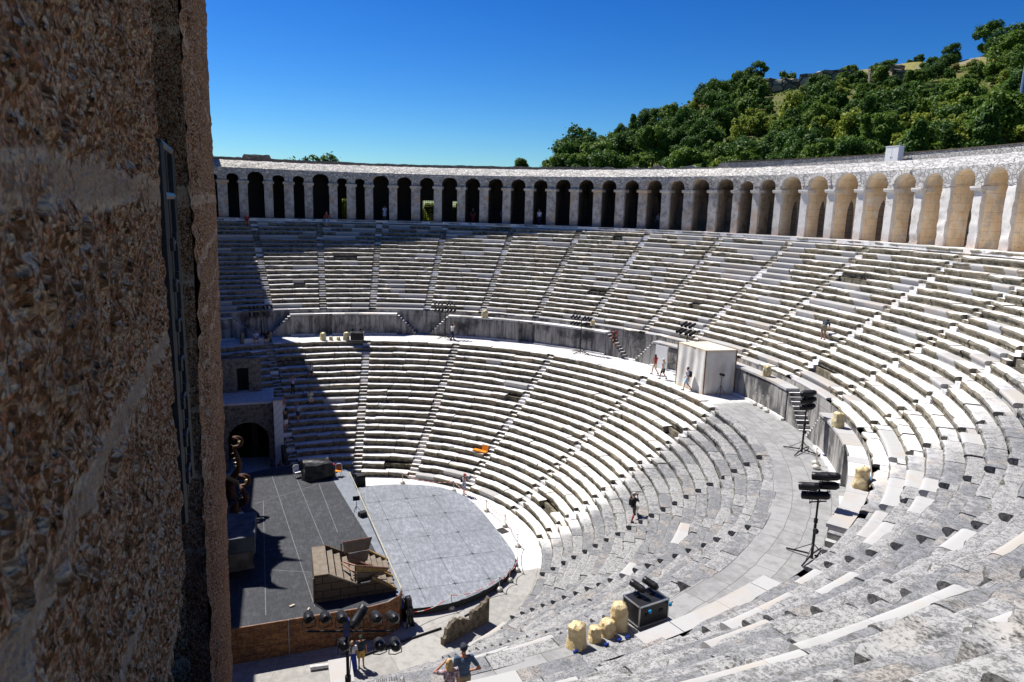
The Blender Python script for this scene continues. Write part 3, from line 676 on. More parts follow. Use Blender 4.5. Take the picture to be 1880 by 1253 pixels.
def wall_sheet(mb_list,s_arr,z_arr,latf,seed,amp):
    S,Z=np.meshgrid(s_arr,z_arr,indexing='ij'); sh=S.shape; s=S.ravel(); z=Z.ravel()
    q=np.stack([s,np.zeros_like(s),z],-1); n1=fbm(q,.45,seed,3); n2=fbm(q,.11,seed+5,2); n3=vnoise(q,.035,seed+9)
    mort=np.zeros_like(s)
    for (zj,w) in JOINTS:
        ww=w*.5*(1+.35*vnoise(q,.5,int(zj*10))); zz=zj+.02*vnoise(q,.8,int(zj*7)); mort=np.maximum(mort,np.clip(1.6-np.abs(z-zz)/np.maximum(ww,.01),0,1))
    lat=latf(s,z)-amp*(.8*n1+.45*n2+.25*n3)*1.0-.5*pebbles(s,z,seed)*(1-.7*np.clip(mort,0,1))-.003*mort
    p=CAM[:2][None,:]+np.outer(s,E)-np.outer(lat,NN); P=np.column_stack([p,z]); return P,sh,np.column_stack([s,np.zeros_like(s),z]),mort
def build_sheet(name,P,sh,uv,mort,mat,parent):
    mb=MB().grid(P,sh[0],sh[1]); o=mb.build(name,mat,parent,flip=False)
    at=o.data.attributes.new('wuv','FLOAT_VECTOR','POINT'); at.data.foreach_set('vector',uv.astype(np.float32).ravel())
    at=o.data.attributes.new('mort','FLOAT','POINT'); at.data.foreach_set('value',mort.astype(np.float32)); o.data.shade_smooth(); return o
LAT=.30
def tlen(deg): return LAT/math.tan(R(deg))
S1=tlen(8.45-PHI)                       # end of the first block = start of the slot
LAT2=.30; S2a=LAT2/math.tan(R(6.33-PHI)); S2b=LAT2/math.tan(R(4.66-PHI))
print('tower wall: slot from',round(S1,2),'second block',round(S2a,2),'to',round(S2b,2))
s=np.concatenate([np.arange(-.3,S1,.0085)]); z=np.arange(20.7,24.5,.012)
P,sh,uv,mo=wall_sheet(None,s,z,lambda s,z:np.full_like(s,LAT),1,.018); build_sheet('stone_block',P,sh,uv,mo,M_WALL,TW)
# the end of the first block and the slot behind it
def face(name,s0,s1,l0,l1,z0,z1,n,nz,seed,amp=.03,lean=0):
    a=np.linspace(0,1,n); z=np.linspace(z0,z1,nz); A,Z=np.meshgrid(a,z,indexing='ij'); A=A.ravel();Z=Z.ravel(); s=s0+(s1-s0)*A; l=l0+(l1-l0)*A+lean*np.maximum(0,22-Z)
    q=np.stack([s,l,Z],-1); d=amp*(fbm(q,.6,seed,3)+.7*fbm(q,.18,seed+3,3)); k=np.array([s1-s0,l1-l0]); k=k/np.linalg.norm(k); nx=np.array([-k[1],k[0]])
    s=s+d*nx[0]; l=l+d*nx[1]; mort=np.zeros_like(s)
    for (zj,w) in JOINTS: mort=np.maximum(mort,np.clip(1.3-np.abs(Z-zj-.03*vnoise(q,.5,9))/w,0,1)*.8)
    p=CAM[:2][None,:]+np.outer(s,E)-np.outer(l,NN); return build_sheet(name,np.column_stack([p,Z]),(n,nz),np.column_stack([s+l*1.0,l,Z]),mort,M_WALL,TW)
face('stone_return',S1,S1+.04,LAT,1.3,16,27,40,500,4,.02)
face('stone_return',S2a,S2a-.02,LAT2,1.3,13,30,50,700,6,.045,.018)
s=np.concatenate([np.arange(S2a,S2b,.035),[S2b]]); z=np.arange(11,30,.05)
P,sh,uv,mo=wall_sheet(None,s,z,lambda s,z:LAT2+.018*np.maximum(0,22-z)+.085*(np.clip((s-S2a-.75)*8,0,1)-np.clip((s-S2a-1.7)*8,0,1))+.05*(np.clip((s-S2a-3.4)*6,0,1)-np.clip((s-S2a-4.0)*6,0,1)),7,.045); build_sheet('stone_block',P,sh,uv,mo,M_WALL,TW)
face('stone_return',S2b,S2b+.05,LAT2-.01,4.0,9,30,40,300,8,.03,.018)
cb=MB()
def wp(s,l,z): p=CAM[:2]+E*s-NN*l; return (p[0],p[1],z)
for (s0,s1,l0,l1) in [(-1.5,S1-.05,LAT+.12,2.0),(S1-.05,S2a+.1,1.2,2.0),(S2a+.12,S2b-.02,LAT2+.40,4.0)]:
    b=[wp(s0,l0,9),wp(s1,l0,9),wp(s1,l1,9),wp(s0,l1,9)]; b+=[(x,y,30) for x,y,_ in b]; cb.add(b,[(0,1,2,3),(4,5,6,7),(0,1,5,4),(1,2,6,5),(2,3,7,6),(3,0,4,7)])
cb.build('wall_core',M_SCAE,TW)
# iron gate folded back in the slot
g=thing('iron_gate','narrow dark grey iron gate with hinges in the slot of the tower wall','gate')
ZT=CAM[2]+.093*S1*1.16; ZB=CAM[2]-1.08*S1*.345*1.16*1.0
M_GATE=plain('grey_gate_iron',(.05,.05,.052),.45,.3)
GL0=LAT-.006; zt=22.46+.078*S1; zb=20.2
fr=MB()
def bar(sA,lA,zA,sB,lB,zB,w,mb): mb.tube([wp(sA,lA,zA),wp(sB,lB,zB)],w,6)
zt,zb=22.70,20.9
GA=LAT-.012; g0,g1=S1+.06,S1+.70
for q in (g0,g1): bar(q,GA,zb,q,GA,zt,.020,fr)
for zz in (zt,zt-.23): bar(g0,GA,zz,g1,GA,zz,.018,fr)
fr.build('gate_frame',M_GATE,g)
for q in (.16,.27,.38): b=MB(); bar(S1+q,GA,zb,S1+q,GA,zt,.008,b); b.build('gate_bar',M_GATE,g)
pl=MB(); p=[wp(S1+.44,GA+.01,zb),wp(S1+.69,GA+.01,zb),wp(S1+.69,GA+.03,zb),wp(S1+.44,GA+.03,zb)]; p+=[(x,y,zt-.25) for x,y,_ in p]; pl.add(p,[(0,1,2,3),(4,5,6,7),(0,1,5,4),(1,2,6,5),(2,3,7,6),(3,0,4,7)]); pl.build('gate_plate',M_GATE,g)
zq=zt-.45
while zq>zb+.2:
    h=MB(); h.tube([wp(S1+.10,GA-.02,zq),wp(S1+.36,GA-.02,zq)],.011,6); h.tube([wp(S1+.12,GA-.025,zq-.03),wp(S1+.12,GA-.025,zq+.03)],.013,6); h.tube([wp(S1+.33,GA-.025,zq-.02),wp(S1+.33,GA-.025,zq+.045)],.013,6); h.build('hinge',M_GATE,g); zq-=.19

# ---------------------------------------------------------------- camera, sky, sun
cd=bpy.data.cameras.new('camera'); cam=bpy.data.objects.new('camera',cd); COL.objects.link(cam)
yaw,pit,rol=R(-18.432),R(10.909),R(1.494)
f=np.array([math.cos(yaw)*math.cos(pit),math.sin(yaw)*math.cos(pit),-math.sin(pit)]); r_=np.array([math.sin(yaw),-math.cos(yaw),0]); u_=np.cross(r_,f)
rr=r_*math.cos(rol)+u_*math.sin(rol); uu=u_*math.cos(rol)-r_*math.sin(rol)
M=Matrix(((rr[0],uu[0],-f[0],CAM[0]),(rr[1],uu[1],-f[1],CAM[1]),(rr[2],uu[2],-f[2],CAM[2]),(0,0,0,1))); cam.matrix_world=M
cd.sensor_width=36; cd.lens=36*1273.2/1880; cd.clip_start=.05; cd.clip_end=9000
cd.dof.use_dof=True; cd.dof.focus_distance=40; cd.dof.aperture_fstop=9
scn.camera=cam
wd=bpy.data.worlds.new('World'); scn.world=wd; wd.use_nodes=True; nt=wd.node_tree; nt.nodes.clear()
sk=nt.nodes.new('ShaderNodeTexSky'); sk.sky_type='NISHITA'; sk.sun_disc=False; sk.sun_elevation=R(SUN_EL); sk.sun_rotation=R(90-SUN_AZ); sk.altitude=50; sk.air_density=1.0; sk.dust_density=.25; sk.ozone_density=3.0
hs=nt.nodes.new('ShaderNodeHueSaturation'); hs.inputs['Saturation'].default_value=1.36; hs.inputs['Value'].default_value=.1
gm=nt.nodes.new('ShaderNodeGamma'); gm.inputs[1].default_value=1.45; h2=nt.nodes.new('ShaderNodeHueSaturation'); h2.inputs['Value'].default_value=11
bg=nt.nodes.new('ShaderNodeBackground'); bg.inputs[1].default_value=.085; ou=nt.nodes.new('ShaderNodeOutputWorld')
nt.links.new(sk.outputs[0],hs.inputs['Color']); nt.links.new(hs.outputs[0],gm.inputs[0]); mt=nt.nodes.new('ShaderNodeMix'); mt.data_type='RGBA'; mt.blend_type='MULTIPLY'; mt.inputs[0].default_value=1; mt.inputs[7].default_value=(.52,.71,.86,1); nt.links.new(gm.outputs[0],mt.inputs[6]); nt.links.new(mt.outputs[2],h2.inputs['Color']); nt.links.new(h2.outputs[0],bg.inputs[0]); nt.links.new(bg.outputs[0],ou.inputs[0])
sl=bpy.data.lights.new('sun','SUN'); sl.energy=4.6; sl.angle=R(.53); sl.color=(1,.965,.91); so=bpy.data.objects.new('sun',sl); COL.objects.link(so)
sd=Vector((math.cos(R(SUN_AZ))*math.cos(R(SUN_EL)),math.sin(R(SUN_AZ))*math.cos(R(SUN_EL)),math.sin(R(SUN_EL)))); so.rotation_euler=sd.to_track_quat('Z','Y').to_euler()
scn.view_settings.view_transform='Standard'; scn.view_settings.look='None'; scn.view_settings.gamma=1; scn.view_settings.exposure=.72
scn.render.engine='CYCLES'; scn.cycles.use_denoising=True; scn.cycles.max_bounces=8; scn.cycles.diffuse_bounces=5
# ---------------------------------------------------------------- far entrance passage, marble piers
def arch_poly(y0,y1,zt,c,hw,sp,cr,n=14):
    return [(y0,0),(c-hw,0),(c-hw,sp)]+[(c-hw*math.cos(PI*q/n),sp+(cr-sp)*math.sin(PI*q/n)) for q in range(1,n)]+[(c+hw,sp),(c+hw,0),(y1,0),(y1,zt),(y0,zt)]
M_ENT=stone('entrance_stone',(.24,.215,.185),(.15,.135,.115),(.055,.05,.042),None,.7)
EN=thing('entrance_passage','vaulted stone entrance passage with a terrace and doorway above it','building')
MB().prism(arch_poly(3.92,10,5.7,5.97,1.62,2.65,4.27),lambda u,v,t:(t,u,v),16.6,17.3).build('arch_wall',M_ENT,EN)
vs=MB()
for q in range(11):
    t0,t1=PI*q/11+.015,PI*(q+1)/11-.015
    vs.prism([(5.97-rr*math.cos(t),2.65+rz*math.sin(t)) for (t,rr,rz) in ((t0,1.64,1.64),(t1,1.64,1.64),(t1,2.15,2.15),(t0,2.15,2.15))],lambda u,v,t:(t,u,v),16.5,16.7,0,random.random())
vs.build('voussoirs',M_ENT,EN)
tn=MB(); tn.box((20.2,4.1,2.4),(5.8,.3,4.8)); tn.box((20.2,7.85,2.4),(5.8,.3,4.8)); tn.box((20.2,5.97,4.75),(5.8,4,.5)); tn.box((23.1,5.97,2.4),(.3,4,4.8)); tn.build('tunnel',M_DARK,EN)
MB().box((18.9,6.95,5.88),(4.9,6.1,.26)).build('terrace',M_WALK,EN); MB().box((16.55,6.95,5.72),(.35,6.1,.22)).build('cornice',M_ENT,EN)
MB().prism([(4.9,6.0),(5.9,6.0),(5.9,8.15),(6.85,8.15),(6.85,6.0),(10,6.0),(10,9.0),(4.9,9.0)],lambda u,v,t:(t,u,v),20.0,20.6).build('upper_wall',M_ENT,EN)
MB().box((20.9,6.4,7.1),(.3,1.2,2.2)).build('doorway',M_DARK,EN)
def marble_panel():
    t=NT('veined_marble_cladding'); x,y,z=t.sep(t.P); n=t.noise(1.2,3,.6); w=t.n('ShaderNodeTexWave',wave_type='BANDS'); w.inputs['Scale'].default_value=.55; w.inputs['Distortion'].default_value=3; t.l(t.comb(t.math('ADD',y,t.math('MULTIPLY',z,.9)),x),w.inputs['Vector'])
    c=t.mix(t.ramp(w.outputs['Fac'],.8,.98),(.66,.67,.69),(.50,.52,.55)); c=t.mix(t.ramp(n,.5,.7),c,(.58,.59,.62)); t.col(c); t.rough(.6); return t.m
M_MARB=marble_panel()
for (lb,c,d) in [('tall veined pale marble pier at the end of the seats beside the entrance arch',(16.5,3.53,3.05),(1.0,.72,6.1)),('pale marble end pier below the lamps at the near corner of the seats',(-17.7,1.1,2.0),(1.9,.85,4.1))]:
    p=thing('marble_pier',lb,'pier',group='marble end piers'); MB().box(c,d).build('shaft',M_MARB,p); MB().box((c[0],c[1],c[2]+d[2]/2+.05),(d[0]+.06,d[1]+.06,.1)).build('cap',M_NEW,p)
nb=thing('bench','low stone bench with end slabs on the shaded walkway','bench'); MB().sector(26.1,26.7,9.2,14.4,ZW,ZW+.42,0,1).build('seat',M_TOPL,nb)
for a in (9.0,14.5): MB().sector(26.0,26.75,a-.25,a+.25,ZW,ZW+1.0,0,1).build('end_slab',M_RISL,nb)

# ---------------------------------------------------------------- stage
ST=thing('stage','large raised black theatre stage with a painted brick front','stage')
ZS=1.9
def ngon(mb,pts,z,mi=0): return mb.add([(x,y,z) for x,y in pts],[tuple(range(len(pts)))],mi)
def slab(pts,z0,z1,mat,name,parent):
    n=len(pts); mb=MB().add([(x,y,z0) for x,y in pts]+[(x,y,z1) for x,y in pts],[tuple(range(n-1,-1,-1)),tuple(range(n,2*n))]+[(i,(i+1)%n,n+(i+1)%n,n+i) for i in range(n)]); return mb.build(name,mat,parent)
def floor_mat(name,c,dust,sc,wear,bumpd=.004):
    t=NT(name); n=t.noise(sc,5,.7); st=t.noise(sc*2,4,.7,t.vmul(t.P,(.35,1.6,1))); b=t.noise(.35,3,.6); f=t.noise(30,3,.7)
    k=t.math('ADD',t.math('MULTIPLY',n,.5),t.math('MULTIPLY',st,.5)); cc=t.mix(t.ramp(k,.42,.66,0,wear),c,dust); cc=t.mix(t.ramp(b,.4,.7,0,.35),cc,tuple(q*.7 for q in c)); bk=t.n('ShaderNodeTexBrick',offset=0.0); bk.inputs['Scale'].default_value=1; bk.inputs['Brick Width'].default_value=3.2; bk.inputs['Row Height'].default_value=2.1; bk.inputs['Mortar Size'].default_value=0; bk.inputs['Color1'].default_value=(0,0,0,1); bk.inputs['Color2'].default_value=(1,1,1,1); t.l(t.P,bk.inputs['Vector']); cc=t.mix(t.math('MULTIPLY',bk.outputs['Color'],.28),cc,tuple(q*.7 for q in c)); sc2=t.noise(1.1,6,.8,t.vmul(t.P,(1,.4,1)),1.5); cc=t.mix(t.ramp(sc2,.60,.70,0,.35),cc,tuple(min(1,q*1.35) for q in dust)); cc=t.mix(t.ramp(sc2,.30,.40,.4,0),cc,tuple(q*.55 for q in c)); cc=t.mix(t.ramp(f,.68,.74),cc,tuple(min(1,q*1.8) for q in dust)); t.col(cc); t.rough(.75); t.bump(k,.3,bumpd); return t.m
M_STAGE=floor_mat('black_stage_floor',(.030,.032,.038),(.085,.088,.098),3,.7)
M_STRIP=plain('grey_painted_edge',(.20,.22,.25),.7,var=.12,scale=2)
M_TAPE=plain('white_tape',(.20,.205,.215),.6,var=.2)
SPOLY=[(-9.77,9),(-9.75,4.86),(-9.64,-1.0),(-9.47,-1.9),(-9.0,-2.55),(-8.4,-2.76),(-1.87,-2.24),(9.4,-1.62),(10.3,-1.25),(11.4,-.1),(12.1,1.5),(12.1,3.0),(11.0,6.4),(10.6,9)]
slab(SPOLY,1.72,ZS,M_STRIP,'deck',ST)
FP=[(-9.7,9),(-9.68,4.86),(-9.57,-1.0),(-9.4,-1.85),(-8.95,-2.42),(-8.45,-2.50),(-1.9,-1.75),(8.5,-.25),(11.1,.1),(12.0,1.5),(12.02,3.0),(10.95,6.4),(10.55,9)]
mb=MB(); ngon(mb,FP,ZS+.006); mb.build('floor_covering',M_STAGE,ST)
tp=[((9.96,4.05),(-8.9,1.78)),((10.35,2.46),(-2.14,.95)),((5.13,5.07),(7.6,.7)),((5.46,4.6),(-9.0,4.17)),((7.47,.74),(-.72,.02)),((-4.4,4.1),(-5.29,1.83)),((-1.9,4.36),(-1.9,3.7)),((2.6,4.5),(2.5,3.9))]
for (a,b) in tp:
    a=Vector((*a,0));b=Vector((*b,0)); d=(b-a).normalized(); n=Vector((-d.y,d.x,0))*.016
    MB().add([a+n+Vector((0,0,ZS+.010)),b+n+Vector((0,0,ZS+.010)),b-n+Vector((0,0,ZS+.010)),a-n+Vector((0,0,ZS+.010))],[(0,1,2,3)]).build('tape_line',M_TAPE,ST)
def brick_paint():
    t=NT('painted_brick_front'); x,y,z=t.sep(t.P); bk=t.n('ShaderNodeTexBrick',offset=.5); bk.inputs['Scale'].default_value=1; bk.inputs['Brick Width'].default_value=.78; bk.inputs['Row Height'].default_value=.33; bk.inputs['Mortar Size'].default_value=.012; bk.inputs['Color1'].default_value=(0,0,0,1); bk.inputs['Color2'].default_value=(1,1,1,1)
    t.l(t.comb(t.math('ADD',y,t.math('MULTIPLY',x,.8)),z),bk.inputs['Vector']); n=t.noise(2.4,5,.75,t.vmul(t.P,(1,1,1.8))); m=t.noise(5,5,.7,t.vmul(t.P,(1,.6,1.6)))
    c=t.mix(t.ramp(n,.38,.62),(.10,.042,.02),(.27,.125,.045)); c=t.mix(t.ramp(m,.58,.70),c,(.30,.235,.16)); c=t.mix(t.ramp(m,.34,.46,1,0),c,(.04,.018,.012)); c=t.mix(t.math('MULTIPLY',bk.outputs['Color'],.3),c,(.33,.12,.05)); c=t.mix(t.math('MULTIPLY',bk.outputs['Fac'],.8),c,(.05,.025,.015)); t.col(c); t.rough(.7); t.bump(n,.3,.01); return t.m
M_BRK=brick_paint()
f=[(-9.79,9),(-9.78,6.7),(-9.77,4.86),(-9.66,-1.0),(-9.49,-1.92),(-9.02,-2.58),(-8.4,-2.80)]
for i,(k0,k1) in enumerate([(0,2),(2,3),(3,6)]):
    if i==1:
        segs=[((-9.77,4.86),(-9.735,3.1)),((-9.735,3.1),(-9.66,-1.0))]
    else: segs=[(f[k],f[k+1]) for k in range(k0,k1)]
    for sgm in ([segs] if i!=1 else [[segs[0]],[segs[1]]]):
        mb=MB()
        for (a,b) in sgm: mb.add([(a[0]-.05,a[1],.02),(b[0]-.05,b[1],.02),(b[0]-.05,b[1],ZS+.03),(a[0]-.05,a[1],ZS+.03),(a[0]+.01,a[1],.02),(b[0]+.01,b[1],.02),(b[0]+.01,b[1],ZS+.03),(a[0]+.01,a[1],ZS+.03)],[(0,1,2,3),(4,5,6,7),(3,2,6,7)])
        mb.build('front_panel',M_BRK,ST)
mb=MB(); mb.tube([(-9.80,3.1,.02),(-9.80,3.1,ZS+.04)],.03,6); mb.build('panel_batten',plain('grey_batten',(.3,.28,.26),.7),ST)
sk=MB(); q=SPOLY[5:13]
for a,b in zip(q[:-1],q[1:]): sk.add([(a[0],a[1]-.01,.0),(b[0],b[1]-.01,0),(b[0],b[1]-.01,1.74),(a[0],a[1]-.01,1.74)],[(0,1,2,3)])
sk.build('skirt',plain('black_cloth',(.02,.02,.022),.9),ST)
yl=MB(); a=Vector((-8.4,-2.79,ZS+.012)); b=Vector((9.4,-1.65,ZS+.012)); yl.tube([a,a.lerp(b,.5)+Vector((0,-.02,0)),b],.03,6); yl.build('edge_trim',plain('cream_trim',(.55,.50,.34),.6),ST)
# round grey platform over the orchestra
PP=[(9.4,-1.75),(9.7,-2.6),(9.79,-3.7),(9.6,-5.2),(9.02,-7.0),(8.37,-8.25),(7.28,-9.35),(5.66,-10.15),(3.25,-10.55),(-.27,-10.76),(-2.19,-10.85),(-3.75,-10.88),(-4.63,-10.65),(-5.53,-10.13),(-6.31,-9.38),(-7.05,-8.43),(-7.58,-7.45),(-7.96,-6.5),(-8.18,-5.6),(-8.22,-4.6),(-8.15,-3.6),(-8.0,-2.9)]
def smooth_poly(p,it=2):
    for _ in range(it):
        q=[p[0]]
        for a,b in zip(p[:-1],p[1:]): q+=[(a[0]*.75+b[0]*.25,a[1]*.75+b[1]*.25),(a[0]*.25+b[0]*.75,a[1]*.25+b[1]*.75)]
        p=q+[p[-1]]
    return p
PP=smooth_poly(PP)
PF=thing('round_platform','low grey rounded platform covering the orchestra in front of the stage','platform')
M_DISC=floor_mat('grey_platform_floor',(.185,.20,.225),(.36,.375,.41),2.6,.9)
slab(PP,.10,.44,plain('black_platform_edge',(.025,.025,.028),.7),'body',PF)
mb=MB(); ngon(mb,PP,.446); mb.build('floor_covering',M_DISC,PF)
sm=MB(); M_SEAM=plain('dark_seam',(.06,.065,.075),.8)
def strip(mb,a,b,w,z):
    a=Vector((*a,z));b=Vector((*b,z)); d=(b-a).normalized(); n=Vector((-d.y,d.x,0))*w; mb.add([a+n,b+n,b-n,a-n],[(0,1,2,3)])
for k in range(5): x=-6.2+k*3.2; strip(sm,(x,-2.7+.06*(x+8)*.9),(x-.1,-9.0-.25*(k in(1,2,3))*4+.4*(k==4)),.012,.451)
for k in range(3): y=-4.3-k*2.1; strip(sm,(-7.7+k*.3,y),(8.9-k*.5,y+.9),.012,.451)
for k in range(5):
    for j in range(3): x=-6.2+k*3.2; y=-4.3-j*2.1+(x+7.7)*.054; strip(sm,(x-.16,y),(x+.16,y),.03,.452); strip(sm,(x,y-.16),(x,y+.16),.03,.452)
strip(sm,(-7.6,-3.25),(8.4,-2.35),.02,.451); sm.build('seam',M_SEAM,PF)
MB().box((-7.55,-3.25,.50),(.95,.34,.1),rz=.1).build('step_board',plain('black_board',(.02,.02,.02),.6),PF)

# ---------------------------------------------------------------- set pieces on the stage
M_WOOD=plain('painted_plywood',(.20,.165,.125),.75,var=.12,scale=3,alt=(.145,.115,.085)); M_SIDE=None
def sidemat():
    t=NT('painted_block_side'); x,y,z=t.sep(t.P); bk=t.n('ShaderNodeTexBrick'); bk.inputs['Scale'].default_value=1; bk.inputs['Brick Width'].default_value=.9; bk.inputs['Row Height'].default_value=.42; bk.inputs['Mortar Size'].default_value=.02; t.l(t.comb(t.math('ADD',x,y),z),bk.inputs['Vector']); n=t.noise(3,5,.7)
    c=t.mix(n,(.07,.05,.035),(.16,.12,.08)); t.col(t.mix(bk.outputs['Fac'],c,(.02,.015,.01))); return t.m
M_SIDE=sidemat(); M_GOLD=plain('ochre_paint',(.36,.25,.09),.6,var=.2,alt=(.20,.12,.05)); M_PINK=plain('faded_red_paint',(.34,.17,.12),.7,var=.2)
W=thing('set_staircase','wooden stage staircase unit with two flights and painted block sides','stage prop')
X0,X1=-8.55,-5.35
# outline in (y,z): high end at the left, steps down towards the front edge
out=[(1.75,ZS),(1.75,ZS+1.55),(1.05,ZS+1.55),(-.45,ZS+.72),(-1.05,ZS+.72),(-1.35,ZS+.95),(-2.45,ZS+.18),(-2.45,ZS)]
for x in (X0,X1): MB().prism([(y,z) for y,z in out],lambda u,v,t:(t,u,v),x,x+.06).build('side_panel',M_SIDE,W)
for i in range(5):
    y0=1.75-.45*i if i==0 else 1.02-.40*(i-1); y1=y0-(.72 if i==0 else .36); z=ZS+1.52-.24*i
    MB().box((.5*(X0+X1),.5*(y0+y1),z),(X1-X0-.02,abs(y1-y0),.05)).build('tread',M_WOOD,W)
for i in range(4):
    y0=-1.08-.34*i; z=ZS+.84-.20*i
    for (xa,xb) in ((X0+.06,X0+1.1),(X0+1.5,X1)):
        MB().box((.5*(xa+xb),y0-.15,z),(xb-xa,.30,.05)).build('tread',M_WOOD,W)
for x in (X0+.0,X0+1.3,X1+.0):
    MB().prism([(-1.2,ZS+.95),(-2.5,ZS+.10),(-2.5,ZS+.22),(-1.2,ZS+1.08)],lambda u,v,t:(t,u,v),x-.06,x+.12).build('stringer',M_GOLD,W)
MB().prism([(1.05,ZS+1.58),(-.45,ZS+.76),(-.45,ZS+.68),(1.05,ZS+1.46)],lambda u,v,t:(t,u,v),X0-.03,X0+.09).build('stringer',M_WOOD,W)
MB().prism([(1.05,ZS+1.60),(-.45,ZS+.80),(-.45,ZS+.60),(1.05,ZS+1.40)],lambda u,v,t:(t,u,v),X1-.03,X1+.09).build('stringer',M_SIDE,W)
MB().box((.5*(X0+X1),1.74,ZS+.75),(X1-X0,.05,1.5)).build('end_panel',M_SIDE,W)
MB().tube([(X0-.05,1.80,ZS+1.45),(X0-.05,1.80,ZS)],.035,6).build('post',M_PINK,W)
# a second stair unit lying upside down across the gap
U=thing('overturned_steps','open wooden step unit tipped over on the stage staircase, treads facing down','stage prop')
for (xx,zz) in ((-7.35,0),): pass
MB().tube([(-6.9,.25,ZS+.75),(-6.9,.25,ZS+2.35)],.035,6).build('post',M_SIDE,U); MB().tube([(-8.4,-.35,ZS+.65),(-8.4,-.35,ZS+1.75)],.035,6).build('post',M_SIDE,U)
def quad(name,mat,p,th=.05):
    a,b,c,d=[Vector(q) for q in p]; n=(b-a).cross(d-a).normalized()*th; MB().add([a,b,c,d,a+n,b+n,c+n,d+n],[(0,1,2,3),(7,6,5,4),(0,4,5,1),(1,5,6,2),(2,6,7,3),(3,7,4,0)]).build(name,mat,U)
quad('back_board',M_WOOD,[(-6.9,.10,ZS+1.75),(-6.6,-1.25,ZS+1.65),(-6.4,-1.45,ZS+2.2),(-6.9,.15,ZS+2.38)])
quad('back_board',M_WOOD,[(-7.0,-.15,ZS+1.05),(-6.7,-1.15,ZS+1.05),(-6.55,-1.30,ZS+1.6),(-7.0,-.10,ZS+1.7)])
quad('tread_board',M_GOLD,[(-8.35,-.40,ZS+1.35),(-8.15,-2.0,ZS+1.05),(-8.3,-2.1,ZS+1.25),(-8.4,-.36,ZS+1.72)])
quad('tread_board',M_WOOD,[(-8.25,-.42,ZS+.95),(-8.1,-1.6,ZS+.85),(-8.25,-1.9,ZS+1.06),(-8.35,-.4,ZS+1.34)])
quad('tread_board',M_SIDE,[(-8.15,-.45,ZS+.62),(-8.0,-1.3,ZS+.6),(-8.2,-1.6,ZS+.86),(-8.3,-.42,ZS+.94)])
for (a,b) in [((-8.4,-.36,ZS+1.74),(-8.3,-2.12,ZS+1.28)),((-6.9,.16,ZS+2.38),(-6.4,-1.47,ZS+2.22)),((-8.4,-.36,ZS+1.74),(-7.6,.15,ZS+1.6)),((-8.4,-.36,ZS+1.3),(-6.9,.25,ZS+1.2)),((-7.1,-.2,ZS+1.5),(-7.9,-2.3,ZS+.75))]:
    MB().tube([a,b],.05,5).build('rail',M_PINK,U)
# rock set piece at the left, dragons
def rockprop(name,label,cat,boxes,mat,seed,amp=.18,group=None,parent=None,pn='rock'):
    T=thing(name,label,cat,group=group)
    for bi,(c,d,rz,m) in enumerate(boxes):
        n=14; P=[];idx={}
        bm=bmesh.new(); bmesh.ops.create_cube(bm,size=1); bmesh.ops.subdivide_edges(bm,edges=bm.edges[:],cuts=7,use_grid_fill=True)
        V=np.array([v.co[:] for v in bm.verts]); F=[tuple(v.index for v in f.verts) for f in bm.faces]; bm.free()
        V=np.sign(V)*np.abs(V)**1.0*np.array(d); cs,sn=math.cos(rz),math.sin(rz); V=np.column_stack([V[:,0]*cs-V[:,1]*sn,V[:,0]*sn+V[:,1]*cs,V[:,2]])+np.array(c)
        nrm=(V-np.array(c))/np.array(d); nrm/=np.linalg.norm(nrm,axis=1,keepdims=True)+1e-9
        V=V+nrm*(amp*fbm(V,max(d)*.35,seed+bi,3))[:,None]+nrm*(amp*.5*vnoise(V,max(d)*.12,seed+bi+4))[:,None]
        MB().add(V,F).build(pn,m if m else mat,T,smooth=30)
    return T
M_PROP=plain('painted_set_rock',(.17,.14,.11),.8,var=.2,scale=1.5,bump=.02,alt=(.07,.055,.04))
rockprop('set_rock','large painted stone block with torn hanging edge at the side of the stage','stage prop',[((-3.1,6.4,3.75),(3.5,3.3,1.0),0,plain('dusty_set_top',(.12,.125,.14),.85,var=.25,scale=1.2)),((-3.4,6.5,2.9),(3.2,3.2,1.0),.05,M_PROP),((-2.8,6.9,2.3),(2.6,2.6,.9),0,plain('dark_set_base',(.04,.03,.022),.9))],M_PROP,3,.16)
M_DRG=plain('gilded_brown',(.12,.05,.02),.6,0,var=.3,scale=5,alt=(.04,.018,.01)); M_RIB=plain('gold_rib',(.42,.33,.17),.4,.4); M_HORN=plain('cream_horn',(.55,.48,.36),.6)
